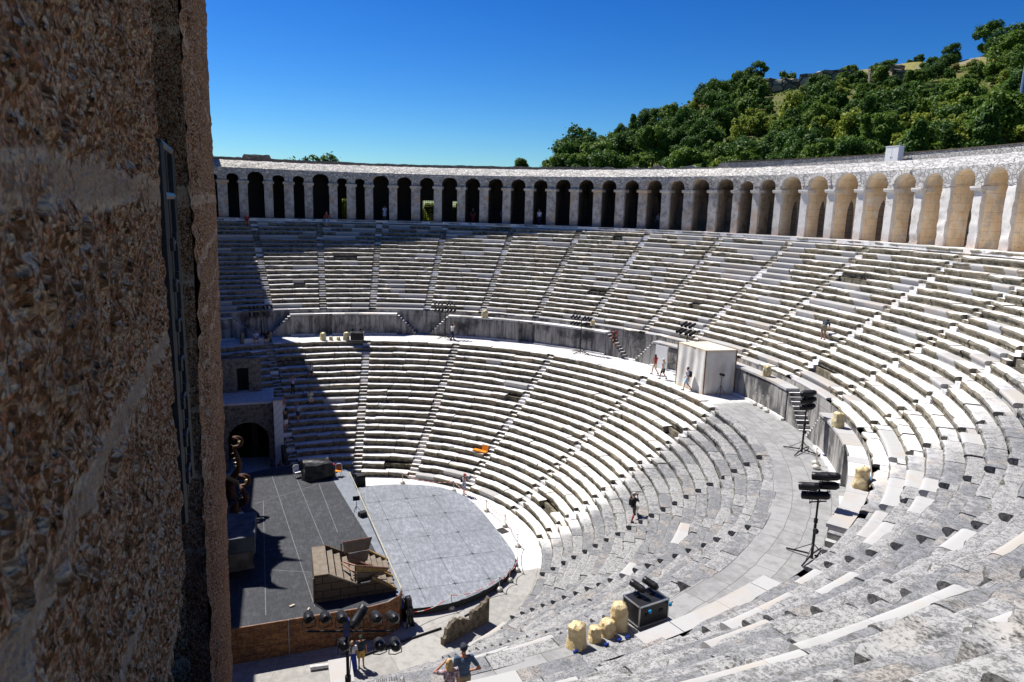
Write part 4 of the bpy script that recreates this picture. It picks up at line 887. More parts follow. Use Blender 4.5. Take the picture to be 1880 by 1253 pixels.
def dragon(label,base,head,curl,fan,sc=1.0):
    T=thing('dragon_statue',label,'statue',group='carved serpents on the stage')
    b=Vector(base);h=Vector(head); pts=[];rad=[]
    for i in range(25):
        t=i/24; p=b.lerp(h,t)+Vector((math.sin(t*PI*2.0)*.45*sc,math.sin(t*PI*2.2)*.30*sc,0)); pts.append(p); rad.append(sc*(.26*(1-t)+.13))
    for i in range(1,14):
        a=i/13*PI*1.15; pts.append(h+Vector((0,-.42*sc*math.sin(a)*curl,.42*sc*(1-math.cos(a))*.9-.0))); rad.append(sc*(.14-.003*i))
    mb=MB().tube(pts,rad,10); hd=pts[-1]
    mb.tube([hd,hd+Vector((-.15,-.18*curl,-.05))*sc,hd+Vector((-.25,-.42*curl,-.14))*sc],[.17*sc,.14*sc,.05*sc],8)
    mb.build('body',M_DRG,T,smooth=50)
    cr=MB()
    for i in range(6,len(pts)-2,2):
        d=(pts[i+1]-pts[i-1]).normalized(); up=Vector((0,d.z,-d.y)).normalized(); cr.tube([pts[i]+up*rad[i]*.7,pts[i]+up*(rad[i]+.16*sc)],[.05*sc,.008],5)
    cr.build('spines',M_RIB,T)
    if fan:
        f=MB(); o=h+Vector((.1,.15,.05))
        for i in range(9):
            a=R(-8-7*i); f.tube([o+Vector((.05*i,1.8*math.cos(a)*.9,.55+1.2*math.sin(a)+.9)),o+Vector((.02*i,.1,.25-.06*i))],[.02,.035],5)
        f.build('fan_ribs',M_RIB,T)
    return T
dragon('gilded serpent with a fan of gold ribs behind its lower head',(3.0,6.05,ZS),(3.6,5.75,3.9),1,True)
dragon('gilded serpent rearing its curled head highest beside the entrance arch',(6.2,6.6,ZS),(5.2,6.15,6.1),1,False,.9)
sg=thing('set_pillar','rough gilded timber post holding up the serpents at the side of the stage','stage prop'); m=MB(); m.tube([(1.6,6.15,ZS),(1.7,6.1,3.6)],[.22,.17],8); m.tube([(1.9,6.0,2.6),(1.75,5.85,2.3)],[.1,.16],6); m.build('post',M_DRG,sg); MB().box((1.0,5.75,2.85),(.45,.28,.55),.3).build('cream_block',M_HORN,sg)
# winged set piece standing behind the wall: the sun throws its shape on the stage floor
sdv=np.array([math.cos(R(SUN_AZ))*math.cos(R(SUN_EL)),math.sin(R(SUN_AZ))*math.cos(R(SUN_EL)),math.sin(R(SUN_EL))])
SH=[(2.2,5.1),(.6,4.6),(-.2,3.9),(-.35,3.2),(-.7,3.1),(-.95,3.55),(-1.2,3.45),(-1.45,3.6),(-1.7,3.42),(-1.95,3.55),(-2.2,3.35),(-2.45,3.48),(-2.7,3.25),(-2.95,3.35),(-3.2,3.1),(-3.55,2.55),(-3.9,2.1),(-3.75,2.75),(-3.6,3.1),(-3.8,3.5),(-4.4,3.9),(-5.6,4.0),(-6.3,3.6),(-6.8,3.0),(-6.5,3.9),(-6.0,4.5),(-6.0,5.4),(-2,5.6)]
V=[]
for (x,y) in SH:
    t=(9.3-y)/sdv[1]; V.append((x+sdv[0]*t,ZS+sdv[2]*t))
dp=thing('dragon_set_piece','winged dragon shaped set piece standing behind the tower wall','stage prop'); MB().prism(V,lambda u,v,t:(u,t,v),9.3,9.45).build('panel',M_DRG,dp)
for x in (-1.0,4.0): MB().tube([(x,9.4,ZS),(x,9.4,9.5)],.12,6).build('post',M_DRG,dp)
# covered piano, chairs, stands
M_TARP=plain('black_tarpaulin',(.012,.012,.014),.35,var=.1,spec=.5)
def drape(name,label,cat,c,d,rz,mat,seed,amp,top=1.0,group=None):
    T=thing(name,label,cat,(c[0],c[1],c[2]),rz,group)
    bm=bmesh.new(); bmesh.ops.create_cube(bm,size=1); bmesh.ops.subdivide_edges(bm,edges=bm.edges[:],cuts=9,use_grid_fill=True)
    V=np.array([v.co[:] for v in bm.verts]); F=[tuple(v.index for v in f.verts) for f in bm.faces]; bm.free()
    h=V[:,2]+.5; k=1-(1-top)*h; a=np.arctan2(V[:,1],V[:,0]); rad=1+amp*(1.1-h)*np.sin(a*9+seed)*.5
    V=np.column_stack([V[:,0]*d[0]*k*rad,V[:,1]*d[1]*k*rad,h*d[2]]); q=V+seed*7.3
    V+=amp*.8*np.column_stack([fbm(q,.5,seed,2)*d[0],fbm(q,.5,seed+3,2)*d[1],fbm(q,.45,seed+6,2)*d[2]*np.clip(h*2,0,1)]); V[:,2]=np.maximum(V[:,2],0)
    MB().add(V,F).build('cover',mat,T,smooth=45); return T
drape('covered_piano','grand piano shaped lump under a shiny black tarpaulin at the end of the stage','piano',(9.2,.75,ZS),(1.7,2.3,1.15),.1,M_TARP,2,.13,.85)
def chair(label,loc,rz,mseat,mback):
    T=thing('chair',label,'chair',loc,rz,'plastic chairs around the covered piano')
    MB().box((0,0,.44),(.42,.44,.05)).build('seat',mseat,T); b=MB(); b.box((-.2,0,.68),(.04,.40,.44),M=Matrix.Rotation(-.12,3,'Y')); b.build('backrest',mback,T)
    fr=MB(); fr.tube([(-.20,-.23,.45),(-.24,-.23,.82),(-.25,-.12,.93),(-.25,.12,.93),(-.24,.23,.82),(-.20,.23,.45)],.022,6); fr.build('back_frame',mseat if mback is mseat else M_WHT,T)
    for x in (-.2,.2):
        for y in (-.2,.2): MB().tube([(x,y,.44),(x*1.15,y*1.15,0)],.02,6).build('leg',M_WHT,T)
M_WHT=plain('white_plastic',(.75,.75,.74),.5,var=.05); M_ORA=plain('orange_plastic',(.80,.27,.02),.5,var=.05); M_RED=plain('red_cushion',(.6,.02,.03),.6)
chair('white plastic chair left of the black covered piano',(9.3,2.25,ZS),PI+.4,M_WHT,M_WHT); chair('white framed chair with an orange seat beside the covered piano',(8.75,-.75,ZS),PI*.9,M_ORA,M_PINK)
rs=thing('stool','small red topped stool behind the covered piano','stool',(9.9,-.35,ZS)); MB().lathe([(0,.5),(.22,.5),(.23,.56),(.2,.6),(0,.6)],n=14).build('cushion',M_RED,rs); MB().tube([(0,0,0),(0,0,.5)],.03,6).build('column',M_IRON,rs); MB().lathe([(0,0),(.2,0),(.18,.03),(0,.03)],n=12).build('base',M_IRON,rs)
def tripod(T,h,mat,spread=.45,r=.018):
    MB().tube([(0,0,.25*h),(0,0,h)],r,6).build('pole',mat,T)
    for k in range(3):
        a=2*PI*k/3+.4; MB().tube([(0,0,.55*h),(spread*math.cos(a),spread*math.sin(a),.01)],r*.8,5).build('leg',mat,T)
ms=thing('music_stand','thin black music stand at the front edge of the stage','stand',(1.85,-1.42,ZS)); tripod(ms,.95,M_IRON,.38); MB().box((0,0,1.05),(.05,.45,.30),M=Matrix.Rotation(.5,3,'Y')).build('desk',M_IRON,ms)
def speaker(label,loc,d,rz,grp):
    T=thing('speaker',label,'speaker',loc,rz,grp); MB().box((0,0,d[2]/2),d,taper=.9).build('cabinet',plain('speaker_black',(.015,.015,.016),.6),T); MB().box((-d[0]/2+.0,0,d[2]/2),(.03,d[1]*.82,d[2]*.85)).build('grille',M_IRON,T)
speaker('small black monitor wedge at the front edge of the stage',(1.25,-1.75,ZS),(.4,.5,.32),.4,'black speakers by the stage'); speaker('tall black loudspeaker below the far front corner of the stage',(10.35,-2.55,0),(.7,.7,1.25),.2,'black speakers by the stage')
drape('cloth_bundle','black cloth bundle hanging at the near front corner of the stage','cloth',(-8.75,-3.12,0),(.9,.45,1.55),.1,M_TARP,5,.2,.55)
for (lb,x,y,l,rz) in [('small cream wooden offcut lying on the black stage floor',-8.55,2.9,.28,.5),('pale scrap of wood lying near the front of the stage floor',-9.1,2.1,.2,1.2)]:
    t=thing('wood_scrap',lb,'wood scrap',(x,y,ZS+.01),rz); MB().box((0,0,.035),(l*.4,l,.07)).build('piece',M_HORN,t)
for k in range(26):
    pass
# barrier posts and chain round the platform
M_POST=plain('cream_painted_metal',(.62,.58,.50),.5,var=.1); POSTS=[(10.66,-5.97),(7.98,-9.63),(3.8,-11.15),(1.02,-11.73),(-2.07,-11.64),(-5.09,-10.6),(-6.13,-9.76),(-6.95,-8.85),(-8.05,-5.66),(-8.98,-2.98)]
proto=None
def post(x,y,z,lb,grp):
    global proto
    if proto is None:
        proto=thing('barrier_post',lb,'barrier post'); MB().lathe([(0,0),(.15,.0),(.20,.06),(.20,.13),(.14,.2),(.04,.24),(0,.24)],n=14).build('base',M_POST,proto,smooth=40); MB().tube([(0,0,.2),(0,0,.88)],.025,8).build('pole',M_POST,proto); MB().lathe([(0,.86),(.045,.88),(.045,.93),(0,.95)],n=10).build('cap',M_POST,proto); o=proto
    else: o=copy_tree(proto)
    o.location=(x,y,z); o['label']=lb; o['group']=grp; return o
for i,(x,y) in enumerate(POSTS): post(x,y,0,'cream barrier post with a round base beside the grey platform','barrier posts round the platform')
for (x,y) in [(-3.7,-28.45),(-4.5,-28.4),(-5.35,-28.15),(-14.4,-24.2),(-14.95,-23.75)]: post(x,y,ZW,'cream barrier post standing at the foot of the podium wall','barrier posts on the walkway')
M_CHAIN=NT('red_white_chain'); nz=M_CHAIN.n('ShaderNodeTexWave'); nz.inputs['Scale'].default_value=1.1; M_CHAIN.l(M_CHAIN.P,nz.inputs['Vector']); M_CHAIN.col(M_CHAIN.mix(M_CHAIN.ramp(nz.outputs['Fac'],.45,.55),(.62,.05,.04),(.7,.66,.6))); M_CHAIN=M_CHAIN.m
for i in range(len(POSTS)-1):
    a=Vector((*POSTS[i],.86));b=Vector((*POSTS[i+1],.86)); pts=[a.lerp(b,t/12)-Vector((0,0,.34*4*(t/12)*(1-t/12))) for t in range(13)]
    tag(MB().tube(pts,.02,5).build('barrier_chain',M_CHAIN),'red and white barrier chain sagging between two cream posts','chain','barrier chains round the platform')
dr=thing('drain_grate','dark square iron drain grate in the pale orchestra floor','drain',(.42,-11.35,.002),.3); MB().box((0,0,.008),(.8,.62,.016)).build('grate',M_IRON,dr)
for i in range(5): MB().box((-.3+.15*i,0,.02),(.05,.6,.012)).build('bar',plain('worn_iron',(.12,.11,.1),.6),dr)
M_RUIN=stone('dark_ruin_stone',(.20,.165,.125),(.12,.10,.078),(.035,.03,.024),None,.7,bscale=9,bstr=.9,bd=.05)
wf=thing('wall_fragment','jagged dark slab of ruined wall standing below the near seats','ruin')
a0=Vector((-11.15,-4.45,0));d0=Vector((-9.71,-7.32,0))-a0; d0=d0.normalized(); n0=Vector((d0.y,-d0.x,0))
for (pr) in ([(0,.5),(.12,.42),(.2,.55),(.25,1.0),(.4,1.02),(.55,1.25),(.7,1.28),(.85,1.38),(1.0,1.30),(1.1,1.18),(1.25,1.22),(1.4,1.16),(1.55,1.0),(1.7,.92),(1.9,.80),(1.9,0),(0,0)],[(1.93,.85),(1.98,1.25),(2.1,1.30),(2.3,1.24),(2.5,1.34),(2.65,1.32),(2.8,1.50),(3.0,1.46),(3.2,1.72),(3.22,0),(1.93,0)]):
    pr=[(u+random.uniform(-.02,.02),v*.86) for u,v in pr]; mb=MB().prism(pr,lambda u,v,t:tuple(a0+d0*u+n0*t+Vector((0,0,v))),-.12,.12); o=mb.build('slab',M_RUIN,wf)
tag(MB().tube([(-10.97,-.3,.05),(-10.3,-2.6,.05),(-9.75,-4.71,.05)],.06,6).build('cable_duct',plain('black_rubber',(.02,.02,.02),.6)),'long black cable duct lying on the orchestra paving near the stage','cable')
tag(MB().tube([(-9.0,-6.2,.04),(-8.8,-6.6,.05),(-8.55,-6.9,.04),(-8.35,-7.3,.04),(-8.1,-7.45,.04)],.05,6).build('black_hose',plain('black_hose_rubber',(.03,.028,.026),.6)),'short bent black hose lying beside the grey platform','hose')
tag(MB().tube([(-11.3,2.15,.12),(-11.35,1.25,.12)],[.12,.11],8).build('stone_fragment',M_TOPU),'small pale column fragment lying at the edge of the shadow','stone')
# ---------------------------------------------------------------- tent, boards, cabinet
def cloth_mat():
    t=NT('cream_canvas'); x,y,z=t.sep(t.P); n=t.noise(.8,4,.6); c=t.mix(t.ramp(n,.4,.7),(.74,.72,.66),(.64,.61,.54)); c=t.mix(t.ramp(z,ZW+.0,ZW+.35,.55,0.0),c,(.62,.47,.24)); c=t.mix(t.ramp(z,ZW+3.0,ZW+3.3,0.0,.6),c,(.66,.50,.32)); t.col(c); t.rough(.9); t.bump(t.noise(5,3,.6,t.vmul(t.P,(1,1,.15))),.35,.05); return t.m
M_CLOTH=cloth_mat()
TT=thing('canvas_tent','large square cream canvas booth standing on the walkway','tent')
cr=[Vector((2.93,-26.08,ZW)),Vector((-.36,-26.40,ZW)),Vector((-.66,-28.82,ZW)),Vector((2.75,-28.6,ZW))]; HT=3.3
def cloth_side(a,b,seed,name):
    nu,nv=40,16; P=[]; d=(b-a); n=Vector((d.y,-d.x,0)).normalized()
    for i in range(nu+1):
        for j in range(nv+1):
            u=i/nu;v=j/nv; p=a.lerp(b,u)+Vector((0,0,HT*v)); k=math.sin(PI*u)**.4 if 0<u<1 else 0
            fold=.05*math.sin(u*23+seed+1.5*math.sin(v*2))*k*(1-.6*v)+.10*float(vnoise(np.array([[u*5,v*1.5,seed]]),1,3)[0])*k+.09*(1-v)**2*k
            p=p+n*fold*(-1); P.append(p)
    MB().grid(P,nu+1,nv+1).build(name,M_CLOTH,TT,smooth=60)
for i in range(4): cloth_side(cr[(i+1)%4],cr[i],i*2.3,'cloth_wall')
P=[]
for i in range(13):
    for j in range(13):
        u,v=i/12,j/12; p=(cr[0].lerp(cr[1],u)).lerp(cr[3].lerp(cr[2],u),v)+Vector((0,0,HT+.02-.12*math.sin(PI*u)*math.sin(PI*v))); P.append(p)
MB().grid(P,13,13).build('cloth_roof',M_CLOTH,TT,smooth=60)
for i,c in enumerate(cr): MB().tube([c+Vector((0,0,0)),c+Vector((0,0,HT))],.05,6).build('corner_seam',plain('brown_hem',(.26,.14,.07),.8),TT)
bd=thing('white_board','white painted board standing against the podium wall left of the tent','board'); MB().sector(28.6,28.68,-75.6,-72.9,ZW,ZW+2.0,0,1).build('panel',plain('white_paint',(.72,.72,.71),.6,var=.05),bd); MB().sector(28.68,28.74,-75.6,-75.3,ZW,ZW+2.0,0,1).build('brace',M_WHT,bd)
ec=thing('electrical_cabinet','white metal electrical cabinet on the terrace above the bright arches','cabinet',(4.0,-46.1,26.72),R(5)); MB().box((0,0,.75),(1.25,.6,1.5)).build('body',plain('white_enamel',(.72,.75,.78),.4,var=.04),ec); MB().box((0,0,1.53),(1.32,.68,.06)).build('lid',M_WHT,ec)
for x in (-.08,.08): MB().box((x,.31,.62),(.03,.03,.14)).build('handle',M_IRON,ec)
for x in (-.31,.31): MB().box((x,.305,.78),(.58,.02,1.36)).build('door',M_WHT,ec)
fp=thing('flood_light_mast','pale blue grey metal mast on the hillside at the end of the trees','mast',(22.9,-84.6,hill_h(22.9,-84.6)-.2)); MB().tube([(0,0,0),(.1,-.2,14.5)],[.32,.2],10).build('pole',plain('painted_steel',(.18,.25,.42),.5,.2),fp); MB().lathe([(0,0),(.6,0),(.6,.3),(0,.3)],n=10).build('base',M_IRON,fp)
# ---------------------------------------------------------------- wrapped lamps, flight cases
M_BAG=NT('yellow_plastic_wrap'); n_=M_BAG.noise(5,4,.6,M_BAG.objco()); M_BAG.col(M_BAG.mix(M_BAG.ramp(n_,.35,.65),(.72,.59,.34),(.60,.44,.20))); M_BAG.rough(.28); M_BAG.b.inputs['Specular IOR Level'].default_value=.5; M_BAG.bump(M_BAG.noise(9,4,.7,M_BAG.objco()),.9,.05); M_BAG=M_BAG.m
M_BAGP=NT('pale_plastic_wrap'); n_=M_BAGP.noise(5,4,.6,M_BAGP.objco()); M_BAGP.col(M_BAGP.mix(M_BAGP.ramp(n_,.35,.65),(.66,.58,.36),(.55,.44,.22))); M_BAGP.rough(.35); M_BAGP.bump(M_BAGP.noise(9,4,.7,M_BAGP.objco()),.9,.05); M_BAGP=M_BAGP.m
def bag(label,x,y,z,w,h,seed,mat,grp):
    w*=.92; h*=.9
    T=thing('wrapped_lamp',label,'wrapped lamp',(x,y,z),seed*.7,grp); P=[];nu,nv=18,20
    for i in range(nu+1):
        t=i/nu; pr=(1.04-.20*t+.05*math.sin(t*8+seed))*(1 if t<.90 else max(.45,1-((t-.90)/.10)**1.8*.55))
        for j in range(nv):
            a=2*PI*j/nv; e=(abs(math.cos(a))**3.2+abs(math.sin(a))**3.2)**(-1/3.2); q=np.array([[math.cos(a)*1.3,math.sin(a)*1.3,t*2.4+seed*5]])
            r=w*.5*pr*e*(1+.16*float(fbm(q,.7,seed,2)[0])+.05*float(vnoise(q*np.array([1,1,.35]),.22,seed+2)[0])-.05*abs(math.sin(a*4.5+seed+t*2))); P.append((r*math.cos(a),r*math.sin(a),h*t+.09*h*float(vnoise(q,.6,seed+4)[0])*t))
    m=MB().grid(P,nu+1,nv,0,.5,True); m.add(P[-nv:],[tuple(range(nv))]); m.build('wrapping',mat,T,smooth=32); MB().lathe([(0,0),(w*.3,0),(w*.3,.05),(0,.05)],n=10).build('base',M_IRON,T)
G1='yellow wrapped lamps beside the near case'; G2='wrapped lamps on the far walkway'; G3='wrapped lamps along the podium wall'
bag('tall yellow plastic wrapped lamp furthest from the black case',-25.38,-5.45,ZW,.62,.86,1,M_BAG,G1); bag('small yellow plastic wrapped lamp next to the tallest two-part bundle',-25.28,-6.12,ZW,.44,.52,2,M_BAG,G1); bag('squat yellow wrapped lamp leaning against the tall bundle by the case',-25.12,-6.62,ZW,.54,.56,3,M_BAG,G1); bag('tall yellow plastic wrapped lamp right beside the black flight case',-24.9,-7.13,ZW,.64,.98,4,M_BAG,G1)
bag('tall cream wrapped lamp at the far end of the walkway row',25.9,-.75,ZW,.62,.85,5,M_BAGP,G2); bag('knee high wrapped lamp beside the tall cream one on the far walkway',25.8,-1.5,ZW,.40,.42,6,M_BAGP,G2); bag('knee high wrapped lamp second from the far black case',25.65,-2.2,ZW,.40,.40,7,M_BAGP,G2); bag('tall cream wrapped lamp nearest the far black case',25.5,-2.95,ZW,.62,.88,8,M_BAGP,G2)
bag('cream wedge shaped wrapped lamp on the ledge above the far doorway',23.85,-16.53,ZC,.72,.85,9,M_BAGP,G3); bag('cream wrapped lamp on the ledge just right of the tent',-4.1,-28.85,ZC,.62,.85,10,M_BAGP,G3); bag('yellow wrapped lamp on the ledge behind a lamp stand',-14.75,-25.05,ZC,.62,.90,11,M_BAGP,G3); bag('deep yellow wrapped lamp on the ledge above the marble wall stairs',-21.75,-19.75,ZC,.66,.98,12,M_BAG,G3)
bb=drape('blue_bag','small light blue plastic bag beside the deep yellow wrapped lamp','bag',(-21.5,-20.6,ZC),(.3,.3,.25),0,plain('blue_plastic',(.12,.35,.62),.4),3,.3,.6)
M_CASE=plain('black_laminate',(.016,.016,.018),.4,var=.1,spec=.4); M_ALU=plain('aluminium_edge',(.55,.55,.54),.35,.8,var=.05); M_LAMP=plain('lamp_black',(.022,.022,.024),.42,.3,var=.1); M_LENS=plain('lamp_glass',(.03,.05,.09),.08,0,var=.05,spec=.8)
def case(label,x,y,z,d,rz):
    T=thing('flight_case',label,'equipment case',(x,y,z),rz,'black flight cases'); a,b,h=d
    MB().box((0,0,.09+h/2),(a,b,h)).build('body',M_CASE,T)
    e=MB()
    for sx in (-1,1):
        for sy in (-1,1): e.box((sx*a/2,sy*b/2,.09+h/2),(.04,.04,h+.02))
    for zz in (.09,.09+h):
        for s in (-1,1): e.box((0,s*b/2,zz),(a+.04,.04,.04)); e.box((s*a/2,0,zz),(.04,b+.04,.04))
    e.build('metal_edge',M_ALU,T)
    for sx in (-1,1):
        for sy in (-1,1): MB().lathe([(0,0),(.045,0),(.05,.05),(.045,.09),(0,.09)],(sx*(a/2-.1),sy*(b/2-.1),0),10).build('caster',M_IRON,T)
    for s in (-1,1): MB().box((s*a*.25,-b/2-.015,.09+h*.55),(.13,.03,.09)).build('handle',M_IRON,T)
    return T
case('black flight case with bright metal edges near the yellow wrapped lamps',-24.72,-8.18,ZW,(1.2,.82,.70),R(-79)); case('small black flight case with lamps on it on the far walkway',25.05,-3.95,ZW,(1.25,.7,.75),R(82))
for (x,y,cc) in [(-25.15,-8.0,0),(-24.95,-8.85,0)]: tag(MB().lathe([(0,-.05),(.05,-.05),(.06,.02),(.04,.05),(0,.05)],(x-.17,y,ZW+.66),10).build('blue_plug',plain('blue_plug_plastic',(.01,.22,.45),.4)),'bright blue cable plug hooked on the black flight case','plug','blue plugs on the case')
for k,(x,y) in enumerate([(-25.75,-5.2),(-25.7,-6.25),(-25.6,-6.75),(-25.55,-7.05)]):
    tag(MB().tube([(x,y,ZW+.05),(x+.05,y-.16,ZW+.06)],[.045,.03],8).build('blue_plug',plain('deep_blue_plug',(.01,.05,.35),.4)),'dark blue cable plug lying beside the yellow wrapped lamps','plug','blue plugs on the walkway')
for k in range(4):
    rg=random.Random(k); pts=[Vector((-25.75+rg.uniform(0,.5),-5.9-.3*k,ZW+.02))]
    for q in range(8): pts.append(pts[-1]+Vector((rg.uniform(-.12,.12),rg.uniform(-.22,.1),0)))
    tag(MB().tube(pts,.014,5).build('cable',M_IRON),'thin black cable coiled on the paving by the wrapped lamps','cable','cables by the wrapped lamps')
# ---------------------------------------------------------------- lamp stands
LAMPPROTO={}
def lamp(parent,loc,aim,L=.50,r=.105,kind='par'):
    d=Vector(aim).normalized(); M=d.to_track_quat('Z','Y').to_matrix()
    m=MB(); m.lathe([(0,-.52*L),(r*.55,-.52*L),(r*.95,-.36*L),(r,-.3*L),(r,.30*L),(r*1.02,.31*L),(r*1.02,.34*L),(r,.35*L),(r,.5*L),(r*.88,.5*L),(r*.86,.36*L),(0,.34*L)],loc,14,0,M); o=m.build('lamp',M_LAMP,parent,smooth=40)
    s=M@Vector((1,0,0)); b=Vector(loc); y=MB(); y.tube([b+s*(r+.01),b+s*(r+.03)-Vector((0,0,r+.10)),b-Vector((0,0,r+.14)),b-s*(r+.03)-Vector((0,0,r+.10)),b-s*(r+.01)],.014,5); y.build('yoke',M_LAMP,o)
    if kind=='barn':
        f=MB()
        for k in range(4):
            a=k*PI/2+.4; v=M@Vector((math.cos(a),math.sin(a),0)); w=M@Vector((-math.sin(a),math.cos(a),0)); p=b+d*(.5*L)+v*r; q=p+d*.16+v*.07
            f.add([p+w*r*.8,p-w*r*.8,q-w*r,q+w*r],[(0,1,2,3)])
        f.build('barn_door',M_LAMP,o)
    return o
def lamp_stand(label,x,y,z,h,bar_dir,rows,aim,foot=1.0,kind='par',legs=True,LL=.5,rr=.105):
    T=thing('lamp_stand',label,'lamp stand',(0,0,0),0,'theatre lamp stands'); B=Vector((x,y,z)); bd=Vector((bar_dir[0],bar_dir[1],0)).normalized()
    MB().tube([B,B+Vector((0,0,h*.5)),B+Vector((0,0,h*.5))+Vector((0,0,.01)),B+Vector((0,0,h))],[.055,.055,.04,.04],8).build('pole',M_LAMP,T)
    c=MB(); c.tube([B+Vector((0,0,h*.52)),B+Vector((0,0,h*.58))],.075,8); c.build('collar',M_LAMP,T); MB().lathe([(0,-.06),(.10,-.06),(.12,0),(.10,.06),(0,.06)],B+Vector((-.12,.06,h*.42)),10,0,Matrix.Rotation(PI/2,3,'X')).build('winch',M_LAMP,T)
    if legs:
        for k in range(4):
            a=k*PI/2+.5; v=Vector((math.cos(a),math.sin(a),0)); MB().tube([B+v*.1+Vector((0,0,.16)),B+v*foot+Vector((0,0,.05))],.035,6).build('leg',M_LAMP,T); MB().tube([B+v*foot*.75+Vector((0,0,.07)),B+Vector((0,0,.62))],.016,5).build('brace',M_LAMP,T)
    for (dz,offs,half) in rows:
        if half: MB().tube([B+bd*-half+Vector((0,0,dz-.26)),B+bd*half+Vector((0,0,dz-.26))],.026,6).build('crossbar',M_LAMP,T)
        for i,o in enumerate(offs):
            p=B+bd*o+Vector((0,0,dz)); rg=random.Random(int(o*100)+i); a=Vector(aim)-p+Vector((rg.uniform(-3,3),rg.uniform(-3,3),rg.uniform(-1.2,1.2))); lamp(T,p,a,LL,rr,kind)
    return T
row6=[-1.0,-.62,-.28,.28,.62,1.0]
az=lambda a:(-math.sin(R(a)),math.cos(R(a)))
lamp_stand('black lamp stand with two rows of lamps beside the walking woman',25.0,-12.7,ZW,3.35,az(-27),[(3.55,row6,1.15),(2.85,row6,1.15)],(0,2,2))
lamp_stand('black lamp stand with two rows of lamps between the far doorway and the wall stairs',15.3,-23.4,ZW,3.2,az(-57),[(3.35,row6,1.15),(2.75,row6[1:],1.15)],(0,2,2))
bag('amber wrapped lamp hung at the end of a lamp stand bar',14.35,-24.1,ZW+2.75,.42,.55,14,M_BAG,'wrapped lamp on a stand')
lamp_stand('black lamp stand standing in the deep shade of the far walkway',27.6,4.9,ZW,3.0,az(9),[(3.1,row6,1.1),(2.5,row6[2:],1.1)],(0,2,2))
lamp_stand('black lamp stand half hidden behind the canvas tent',4.6,-27.9,ZW,3.7,az(-80),[(4.35,[-.5,.0,.45],.7),(3.75,[-.6,-.1,.5,.9],.9)],(-8,0,5),LL=.85,rr=.12)
lamp_stand('tall lamp stand with a cluster of big lamps in front of the marble wall stairs',-12.56,-24.87,ZW,2.9,az(-150),[(3.42,[-.10,.22],.3),(3.02,[-.02,.32],.35),(2.62,[.0,.30],.3)],(6,2,6),foot=1.05,LL=.72,rr=.16)
lamp_stand('tall lamp stand with a cluster of big lamps where white slabs meet grey paving',-22.84,-16.56,ZW,2.85,az(-190),[(3.38,[.05,.40],.4),(3.0,[-.45,.38],.45),(2.62,[-.30,.06],.35)],(6,4,6),foot=1.0,LL=.70,rr=.16)
LS=lamp_stand('black lamp stand with nine lamps just in front of the stage painted brick side',-27.05,1.55,ZW,2.75,(-.28,-1.0),[(3.2,[-.92,-.52,-.12],0),(3.2,[.72,1.12],0),(2.45,[-.08,.80,1.18],0)],(4,2,0),foot=.8,LL=.56,rr=.13)
B=Vector((-27.05,1.55,ZW)); bdv=Vector((-.28,-1,0)).normalized()
MB().tube([B-bdv*1.0+Vector((0,0,2.82)),B+bdv*1.15+Vector((0,0,2.82))],.028,6).build('crossbar',M_LAMP,LS); MB().box(B+Vector((-.08,.02,2.98)),(.14,.16,.42)).build('dimmer_box',plain('blue_dimmer',(.02,.05,.22),.4,var=.3),LS)
lamp(LS,B+bdv*.28+Vector((0,0,3.2)),(.6,-.5,.35),.56,.13)
for k,(o,z0) in enumerate([(-.5,2.95),(.1,2.9),(.5,2.95)]): MB().tube([B+bdv*o+Vector((0,0,z0)),B+bdv*(o+.1)+Vector((-.05,0,z0-.25)),B+bdv*(.1)+Vector((-.06,0,z0-.5)),B+Vector((-.06,0,1.2))],.010,5).build('cable',M_LAMP,LS)
ts=thing('tripod_lamp','single black spotlight on a tripod in front of the canvas tent','lamp stand',(-1.05,-27.4,ZW)); tripod(ts,1.5,M_LAMP,.42,.022); lamp(ts,(0,0,1.62),(-.95,.15,.1),.6,.10)
for (x,y,rz) in [(-24.55,-7.95,0),(-24.50,-8.45,0)]:
    t=thing('spotlight',('black spotlight standing on the near flight case, nearer the wrapped lamps' if y>-8.2 else 'black spotlight standing on the near flight case, farther from the wrapped lamps'),'spotlight',(x,y,ZW+.81),0,'spotlights on the flight case'); MB().box((0,0,.02),(.30,.18,.04)).build('base',M_LAMP,t); lamp(t,(0,0,.30),(.75,.35,.12),.55,.12)
for (x,y) in [(25.0,-3.55),(25.0,-4.3)]:
    t=thing('spotlight','small dark spotlight standing on the far flight case','spotlight',(x,y,ZW+.86),0,'spotlights on the far flight case'); MB().box((0,0,.02),(.25,.16,.04)).build('base',M_LAMP,t); lamp(t,(0,0,.24),(-.8,.3,.1),.4,.10)
# orange seat pads on the lower rows
for (lb,azm,back) in [('flat orange seat pad lying on a lower marble row',-49.2,False),('orange folding seat with its back up on a lower marble row',-51.6,True)]:
    x,y,_=pol(16.15,azm); t=thing('seat_pad',lb,'seat pad',(x,y,DZL*5),R(azm),'orange seat pads'); MB().box((0,0,.05),(.42,.62,.10)).build('cushion',M_ORA,t)
    if back: MB().box((.24,0,.32),(.07,.6,.5),M=Matrix.Rotation(.25,3,'Y')).build('backrest',M_ORA,t)
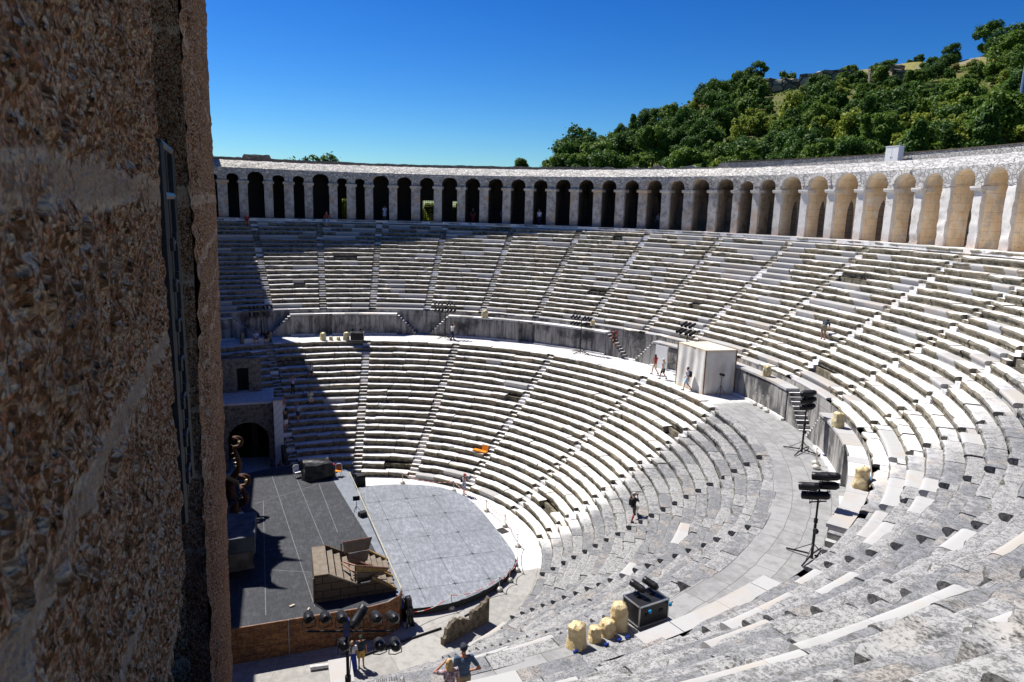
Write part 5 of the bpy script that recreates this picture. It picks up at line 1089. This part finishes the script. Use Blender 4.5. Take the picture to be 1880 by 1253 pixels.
# loose blocks near the viewer
M_CLIFF=rubble('cliff_rock',(.24,.205,.155),(.14,.12,.09),(.34,.30,.23),.5,(.05,.05,.03))
M_BOULD=stone('near_grey_rock',(.40,.395,.385),(.24,.24,.245),(.06,.06,.055),None,.75,bscale=12,bstr=.9,bd=.03)
for (lb,c,d,rz,sd) in [('small rough boulder with a dark pitted side on the nearest rows',(-36.3,-2.6,16.42),(.5,.75,.42),.1,21),('broad flat weathered boulder beside the square white slab',(-38.55,-3.15,18.0),(1.0,1.15,.55),.35,33),('grey boulder with a dark rough face at the edge of the nearest rows',(-39.5,-2.65,18.72),(.62,.95,.72),.55,41),('small grey boulder behind the dark faced one on the nearest rows',(-39.35,-3.25,18.8),(.5,.7,.5),.5,51)]:
    rockprop('boulder',lb,'boulder',[(c,d,rz,None)],M_BOULD,sd,.09,'loose boulders on the nearest seat rows',pn='rock')
ms_=thing('marble_slab','thick square cut white marble slab on the nearest seat rows','slab',(-38.15,-2.9,17.32),.05); o=MB().box((0,0,.15),(.85,.72,.62)).build('block',M_NEW,ms_); bv=o.modifiers.new('worn_edge','BEVEL'); bv.width=.012; bv.segments=2
for (lb,a,d,h,rz) in [('dark overhanging rock outcrop on the ridge of the hill',-46.6,158,(8,4,3.6),.3),('second dark rock outcrop along the ridge of the hill',-44.9,161,(6,5,5),.1),('pale weathered rock band below the ridge of the hill',-41.2,163,(10,4,4),-.2),('low rock outcrop half hidden by bushes on the ridge',-38.0,164,(7,4,4),0)]:
    x,y=C0[0]+d*math.cos(R(a)),C0[1]+d*math.sin(R(a)); rockprop('rock_outcrop',lb,'rock',[((x,y,hill_h(x,y)+.2),h,R(a)+PI/2+rz,None)],M_CLIFF,int(-a*3),.9,'rock outcrops on the ridge',pn='rock')
# ---------------------------------------------------------------- people
SKIN=plain('sunburnt_skin',(.46,.22,.14),.55,var=.06); CLOTH={}
def cl(c,alt=None,sc=6):
    k=(c,alt)
    if k not in CLOTH: CLOTH[k]=plain('cloth_%d'%len(CLOTH),c,.85,var=.10,scale=sc,alt=alt)
    return CLOTH[k]
def capsule(mb,a,b,ra,rb,n=10):
    a=Vector(a);b=Vector(b); d=(b-a); L=d.length
    if L<1e-5: return
    d/=L; mb.tube([a-d*ra*.95,a-d*ra*.7,a-d*ra*.3,a,b,b+d*rb*.3,b+d*rb*.7,b+d*rb*.95],[ra*.25,ra*.72,ra*.96,ra,rb,rb*.96,rb*.72,rb*.25],n)
def ell(mb,c,r,M=None,n=12):
    V=[];m=8
    for i in range(m+1):
        t=PI*i/m
        for k in range(n):
            p=Vector((r[0]*math.sin(t)*math.cos(2*PI*k/n),r[1]*math.sin(t)*math.sin(2*PI*k/n),r[2]*math.cos(t)))
            V.append((M@p if M is not None else p)+Vector(c))
    mb.add(V,[(i*n+k,i*n+(k+1)%n,(i+1)*n+(k+1)%n,(i+1)*n+k) for i in range(m) for k in range(n)])
BASE=dict(pel=(0,0,.95),mid=(0,0,1.12),che=(.0,0,1.30),nec=(.01,0,1.49),hea=(.035,0,1.635),sL=(0,.185,1.43),sR=(0,-.185,1.43),eL=(-.03,.255,1.14),eR=(-.03,-.255,1.14),wL=(.05,.27,.90),wR=(.05,-.27,.90),
 hL=(0,.09,.90),hR=(0,-.09,.90),kL=(.02,.10,.50),kR=(.02,-.10,.50),aL=(-.01,.11,.085),aR=(-.01,-.11,.085))
POSE={
 'stand':{},
 'walk':dict(kL=(.17,.10,.52),aL=(.24,.10,.085),kR=(.03,-.10,.50),aR=(-.30,-.10,.14),eL=(-.08,.25,1.14),wL=(-.12,.27,.92),eR=(.05,-.25,1.15),wR=(.20,-.25,.96)),
 'camera':dict(eL=(.16,.24,1.24),wL=(.22,.07,1.52),eR=(.16,-.24,1.24),wR=(.22,-.07,1.52)),
 'hips':dict(eR=(-.12,-.40,1.16),wR=(.03,-.21,1.02),eL=(.0,.26,1.14),wL=(.06,.26,.90)),
 'brow':dict(eL=(.10,.40,1.42),wL=(.15,.13,1.60),eR=(-.02,-.25,1.14),wR=(.08,-.24,.92)),
 'headhand':dict(eR=(.12,-.33,1.50),wR=(.06,-.10,1.70),kL=(.17,.10,.52),aL=(.24,.10,.085),kR=(.03,-.10,.50),aR=(-.28,-.10,.14)),
 'climb':dict(kL=(.30,.11,.80),aL=(.30,.11,.40),kR=(.0,-.10,.50),aR=(-.10,-.10,.085),che=(.08,0,1.30),nec=(.14,0,1.47),hea=(.19,0,1.61),sL=(.10,.185,1.42),sR=(.10,-.185,1.42),eL=(.2,.24,1.16),wL=(.36,.2,1.10),eR=(.16,-.26,1.15),wR=(.32,-.22,1.12)),
 'climbcam':dict(kL=(.34,.11,.72),aL=(.34,.11,.30),kR=(-.02,-.10,.50),aR=(-.22,-.10,.085),eL=(.18,.24,1.24),wL=(.24,.07,1.52),eR=(.18,-.24,1.24),wR=(.24,-.07,1.52)),
 'bend':dict(pel=(-.12,0,.92),mid=(.02,0,1.03),che=(.18,0,1.12),nec=(.36,0,1.18),hea=(.50,0,1.20),sL=(.30,.18,1.16),sR=(.30,-.18,1.16),eL=(.36,.22,.90),wL=(.54,.10,.74),eR=(.36,-.22,.90),wR=(.54,-.08,.74),hL=(-.12,.09,.88),hR=(-.12,-.09,.88),kL=(-.02,.11,.50),kR=(-.06,-.11,.50),aL=(-.02,.12,.085),aR=(-.16,-.12,.085)),
 'sit':dict(pel=(0,0,.52),mid=(.0,0,.68),che=(.05,0,.86),nec=(.08,0,1.05),hea=(.11,0,1.19),sL=(.06,.185,.99),sR=(.06,-.185,.99),eL=(.10,.25,.72),wL=(.34,.16,.62),eR=(.10,-.25,.72),wR=(.34,-.16,.62),hL=(.0,.09,.50),hR=(.0,-.09,.50),kL=(.42,.14,.50),kR=(.42,-.14,.50),aL=(.40,.15,.085),aR=(.40,-.15,.085)),
}
def person(label,loc,rz,pose='stand',h=1.75,top=(.5,.5,.5),top_alt=None,bottom='shorts',bot=(.1,.1,.1),hair=(.03,.02,.015),hairlen=0,cap=None,pack=None,sleeve=True,vox=.019,over=None,shoe=(.05,.05,.05),socks=None,camera=False,face=False,group=None):
    J=dict(BASE); J.update(POSE[pose]); J.update(over or {}); J={k:Vector(v) for k,v in J.items()}; f=.92 if h<1.68 else 1.0
    T=thing('person',label,'person',loc,rz,group or 'visitors in the theatre'); s=h/1.75; T.scale=(s,s,s)
    up=(J['nec']-J['pel']).normalized(); fw=Vector((1,0,0)); fw=(fw-up*fw.dot(up)).normalized(); lf=up.cross(fw); TM=Matrix((fw,lf,up)).transposed()
    def rem(mb,name,mat,v=vox):
        o=mb.build(name,mat,T,flip=True); m=o.modifiers.new('union','REMESH'); m.mode='VOXEL'; m.voxel_size=v; m.use_smooth_shade=True; return o
    b=MB()
    ell(b,J['pel'],(.115,.155,.13),TM); ell(b,J['mid'],(.10,.135,.15),TM); ell(b,J['che'],(.115,.165*f,.17),TM); capsule(b,J['che'].lerp(J['nec'],.5),J['nec'],.10,.06)
    capsule(b,J['nec'],J['hea'],.055,.05); HM=Matrix.Rotation(0,3,'X')
    hc=J['hea']; ell(b,hc+Vector((0,0,.035)),(.095,.078,.105)); ell(b,hc+Vector((.025,0,-.045)),(.065,.056,.06)); capsule(b,hc+Vector((.085,0,.025)),hc+Vector((.108,0,-.005)),.012,.018,6)
    for sg in (1,-1): ell(b,hc+Vector((-.005,sg*.08,.01)),(.02,.014,.03))
    for S,sg in (('L',1),('R',-1)):
        sh,el,wr=J['s'+S],J['e'+S],J['w'+S]; capsule(b,J['nec'].lerp(sh,.35)-up*.03,sh,.06,.062); capsule(b,sh,el,.053,.042); capsule(b,el,wr,.041,.028)
        d=(wr-el).normalized(); side=d.cross(Vector((0,1,0)) if abs(d.y)<.8 else Vector((1,0,0))).normalized(); nn=d.cross(side); pc=wr+d*.055; capsule(b,wr,wr+d*.075,.028,.036)
        for q,(o,L) in enumerate(((-.030,.070),(-.010,.082),(.011,.076),(.030,.060))):
            p0=wr+d*.085+side*o; p1=p0+d*L*.55+nn*.008*sg; capsule(b,p0,p1,.0095,.0085,6); capsule(b,p1,p1+d*L*.45+nn*.018*sg,.0085,.007,6)
        capsule(b,wr+d*.03+side*-.026,wr+d*.075+side*-.062+nn*.012,.012,.009,6)
        hp,kn,an=J['h'+S],J['k'+S],J['a'+S]; capsule(b,hp,kn,.088,.056); capsule(b,kn,an,.054,.036); capsule(b,an+Vector((-.03,0,-.045)),an+Vector((.14,sg*.02,-.055)),.036,.030)
    rem(b,'body',SKIN)
    c=MB(); g=.016
    ell(c,J['mid'],(.115+g,.150+g,.17),TM); ell(c,J['che'],(.125+g,.178*f+g,.18),TM); ell(c,J['pel']+up*.03,(.125+g,.162+g,.12),TM)
    for S in 'LR':
        sh,el=J['s'+S],J['e'+S]; capsule(c,J['che'].lerp(sh,.6)+up*.04,sh,.075,.078)
        if sleeve: capsule(c,sh,sh.lerp(el,.62),.072,.064)
    ell(c,J['nec']-up*.045,(.075,.105,.04),TM); rem(c,'shirt',cl(top,top_alt,14 if top_alt else 6))
    if bottom in('shorts','trousers'):
        c=MB(); ell(c,J['pel']-up*.02,(.135+g,.170+g,.12),TM)
        for S in 'LR':
            hp,kn,an=J['h'+S],J['k'+S],J['a'+S]; capsule(c,hp,hp.lerp(kn,.78) if bottom=='shorts' else kn,.108,.088 if bottom=='shorts' else .075)
            if bottom=='trousers': capsule(c,kn,an,.074,.055)
        rem(c,'shorts' if bottom=='shorts' else 'trousers',cl(bot))
    else:
        c=MB(); hip=J['pel']; kn=(J['kL']+J['kR'])/2; an=(J['aL']+J['aR'])/2; end=an+Vector((0,0,.06)) if bottom=='long_skirt' else kn; c.tube([hip+up*.10,hip,hip.lerp(end,.4),end],[.15,.185,.215,.25],14); c.build('skirt',cl(bot),T,smooth=60)
    for S,sg in (('L',1),('R',-1)):
        an=J['a'+S]; m=MB(); capsule(m,an+Vector((-.04,0,-.045)),an+Vector((.15,sg*.02,-.055)),.043,.036,10); m.build('shoe',cl(shoe),T,smooth=60)
        if socks: m=MB(); capsule(m,an,an.lerp(J['k'+S],.6),.046,.06,10); m.build('sock',cl(socks),T,smooth=60)
    hr=MB(); ell(hr,hc+Vector((-.018,0,.055)),(.098,.088,.098))
    if hairlen: 
        ell(hr,hc+Vector((-.055,0,-.02-hairlen*.3)),(.065,.095,.10+hairlen*.5)); 
        for sg in (1,-1): capsule(hr,hc+Vector((.0,sg*.075,.04)),hc+Vector((-.01,sg*.08,-.05-hairlen*.4)),.03,.025)
    rem(hr,'hair',cl(hair,tuple(min(1,q*1.7) for q in hair),30),.014)
    if cap:
        m=MB(); m.lathe([(.102,-.01),(.104,.03),(.092,.07),(.06,.095),(.0,.105)],hc+Vector((-.008,0,.055)),16); m.tube([hc+Vector((.06,0,.062)),hc+Vector((.13,0,.055)),hc+Vector((.175,0,.048))],[.085,.07,.03],10) if cap[0]!='hat' else m.lathe([(0,0),(.19,-.005),(.19,.01),(0,.015)],hc+Vector((0,0,.06)),18); 
        o=m.build('hat',cl(cap[1]),T,smooth=60)
    if pack:
        m=MB(); c0=J['che']-fw*.21-up*.06; m.box((0,0,0),(.17,.30,.42)); V=[TM@Vector(v)+c0 for v in m.v]; m.v=[tuple(v) for v in V]; o=m.build('backpack',cl(pack),T); bv=o.modifiers.new('round','BEVEL'); bv.width=.06; bv.segments=3
        m=MB()
        for sg in (1,-1): m.tube([c0+lf*sg*.11+up*.2,J['che']+lf*sg*.11+up*.20+fw*.02,J['che']+lf*sg*.12+up*.05+fw*.155,J['mid']+lf*sg*.13+fw*.05,c0+lf*sg*.12-up*.16],.02,6)
        m.build('pack_strap',cl(pack),T)
    if camera: m=MB(); w=(J['wL']+J['wR'])/2; m.box(w+Vector((.05,0,.05)),(.07,.14,.09)); m.tube([w+Vector((.08,0,.05)),w+Vector((.17,0,.05))],.035,10); m.build('held_camera',M_IRON,T)
    if face:
        m=MB()
        for sg in (1,-1): ell(m,hc+Vector((.088,sg*.032,.035)),(.010,.014,.010))
        m.build('eyes',M_IRON,T); m=MB(); capsule(m,hc+Vector((.084,.022,-.052)),hc+Vector((.084,-.022,-.052)),.007,.007,6); m.build('mouth',cl((.30,.08,.07)),T)
    return T
def facing(x,y,tx,ty): return math.atan2(ty-y,tx-x)
N=(.02,.022,.03)
person('man in a blue t-shirt and dark cap with a hand on his hip',(-27.0,-1.45,ZW),R(-6),'hips',1.80,(.075,.125,.20),None,'shorts',(.30,.24,.16),(.03,.025,.02),0,('cap',(.03,.035,.05)),vox=.0105)
person('blonde woman in a flowered blouse shading her eyes next to the man in blue',(-27.28,-1.0,ZW),R(2),'brow',1.66,(.55,.50,.52),(.16,.04,.06),'shorts',(.55,.48,.36),(.36,.25,.12),.46,vox=.0105,over=dict(hea=(.05,0,1.63)))
person('man with red face, dark shirt and yellow shorts by the near lamp stand',(-11.75,-.25,0),R(178),'stand',1.72,(.03,.045,.06),None,'shorts',(.62,.42,.10),(.02,.02,.02),0,('cap',(.015,.03,.02)),face=True)
person('woman in a white top and long blue skirt by the near lamp stand',(-11.9,.18,0),R(170),'stand',1.60,(.62,.62,.64),None,'long_skirt',(.02,.05,.36),(.25,.17,.10),.15,face=True)
person('photographer in a red cap and pale shorts standing beside the grey platform',(7.14,-10.27,0),R(-140),'camera',1.76,(.62,.60,.64),None,'shorts',(.42,.50,.66),(.05,.03,.02),0,('cap',(.55,.05,.05)),(.02,.02,.025),camera=True)
person('photographer in dark clothes with red socks climbing the lower seats',(-8.45,-16.65,DZL*9),facing(-8.5,-16.8,-3,-29),'climbcam',1.80,(.035,.035,.03),None,'shorts',(.16,.13,.095),(.03,.02,.02),0,('cap',(.55,.52,.5)),(.02,.02,.02),socks=(.42,.05,.05),camera=True)
person('woman with long brown hair and a red top walking left of the tent',(6.05,-26.02,ZW),R(20),'walk',1.68,(.42,.06,.05),None,'shorts',(.62,.58,.44),(.07,.025,.015),.35,sleeve=False)
person('woman in a pale tank top and black shorts beside the tent',(4.41,-25.83,ZW),R(25),'walk',1.66,(.52,.54,.60),None,'shorts',N,(.35,.20,.08),.10,('cap',(.6,.58,.55)),sleeve=False)
person('man in light blue shorts with a dark backpack in front of the tent',(.96,-25.86,ZW),R(50),'walk',1.78,(.56,.56,.64),None,'shorts',(.28,.46,.62),(.03,.02,.02),0,None,(.02,.025,.05))
person('person in red climbing the wall stairs between two lamp stands',(13.1,-25.7,10.15),R(-30),'climb',1.70,(.48,.05,.04),None,'shorts',(.05,.03,.03),(.05,.03,.02),0,None,(.10,.09,.08))
person('bearded man in a dark t-shirt bending over the bright upper seats',(pol(32.95,-98.6)[0],pol(32.95,-98.6)[1],ZC+DZU*6),R(-62),'bend',1.80,(.035,.05,.065),None,'shorts',(.26,.22,.16),(.05,.04,.03),0,('cap',(.02,.03,.06)),face=True)
person('woman in a white shirt and black trousers walking past the far lamp stand',(23.5,-13.1,ZW),R(-75),'headhand',1.70,(.66,.64,.62),None,'trousers',N,(.06,.03,.02),.10)
person('person in blue and white with a pale front seated on the shaded stone bench',(pol(26.15,11.9)[0],pol(26.15,11.9)[1],ZW-.06),R(190),'sit',1.72,(.60,.62,.70),(.10,.2,.5),'shorts',(.08,.1,.2),(.03,.02,.02),0)
person('person in black seated at the end of the shaded stone bench',(pol(26.15,9.9)[0],pol(26.15,9.9)[1],ZW-.06),R(185),'sit',1.72,N,None,'shorts',N,(.03,.02,.02),.2)
def onrow(k,azm,dr=.2): r=13.28+DRL*k+dr; return (*pol(r,azm)[:2],DZL*(k+1))
def sitrow(k,azm):  # seated: hips on row k, feet one row down
    r=13.28+DRL*k+.28; return (*pol(r,azm)[:2],DZL*(k+1)-.44)
person('man in a pale shirt seated at the edge of the shadow',sitrow(14,1.6),R(185),'sit',1.75,(.32,.42,.46),None,'shorts',(.03,.03,.03),(.05,.03,.02),0,('cap',(.12,.06,.05)),face=True)
person('woman in a lilac top and black trousers standing on the shaded rows',onrow(11,6.35),R(165),'camera',1.68,(.42,.40,.66),None,'trousers',N,(.02,.015,.012),.25)
person('woman in a cream dress seated alone on the shaded lower rows',sitrow(10,2.3),R(188),'sit',1.66,(.62,.58,.47),None,'skirt',(.62,.58,.47),(.03,.02,.015),.25,over=dict(kL=(.40,.06,.50),kR=(.40,-.06,.50)))
person('bare armed man in white shorts on the aisle beside the marble pier',onrow(8,9.9),R(200),'stand',1.74,(.50,.18,.12),None,'shorts',(.64,.63,.66),(.03,.02,.02),0,sleeve=False,face=True)
person('person in a black tank top and white shorts on the shaded aisle',onrow(6,9.9),R(200),'stand',1.74,N,None,'shorts',(.64,.63,.68),(.03,.02,.02),0,sleeve=False,face=True)
person('person in a light blue shirt and dark shorts standing on the shaded rows',onrow(7,6.1),R(150),'walk',1.70,(.30,.42,.60),None,'shorts',(.05,.06,.10),(.03,.02,.02),0)
person('person in black holding a phone below the marble pier behind the stage',(13.6,3.45,0.0),R(195),'camera',1.75,N,None,'trousers',N,(.02,.015,.012),.1)
def onup(k,azm,dr=.25): r=UR0+DRU*k+dr; return (*pol(r,azm)[:2],ZC+DZU*(k+1))
person('person in red and black seated on the top rows below the arcade',(*pol(UR0+DRU*19+.2,8.9)[:2],ZC+DZU*20-.44),R(188),'sit',1.75,(.30,.03,.03),None,'shorts',(.35,.06,.05),(.03,.02,.02),0)
person('person in blue shorts and a dark red top standing on the top aisle',onup(18,-3.15),R(190),'stand',1.75,(.16,.03,.03),None,'shorts',(.12,.32,.62),(.03,.02,.02),0)
GP='people inside the arcade'
for (lb,a,r,t,bm_,bc,rz) in [('person in a white and pale blue outfit inside an arch of the arcade',-12.2,43.0,(.55,.58,.78),'skirt',(.66,.66,.72),160),('person in red trousers inside a dark arch',-26.3,43.2,(.03,.02,.02),'trousers',(.50,.03,.03),150),('person in a blue shirt behind an arcade pier',-31.2,43.0,(.05,.14,.42),'trousers',(.05,.06,.12),170),('person in a white shirt and dark trousers inside an arch',-37.2,42.8,(.60,.62,.75),'trousers',(.03,.03,.06),150),('person in pale grey deep inside a brown arch',-55.6,43.9,(.30,.33,.38),'trousers',(.08,.08,.1),140)]:
    person(lb,(*pol(r,a)[:2],ZG),R(rz),'stand',1.74,t,None,bm_,bc,(.03,.02,.02),0,group=GP)
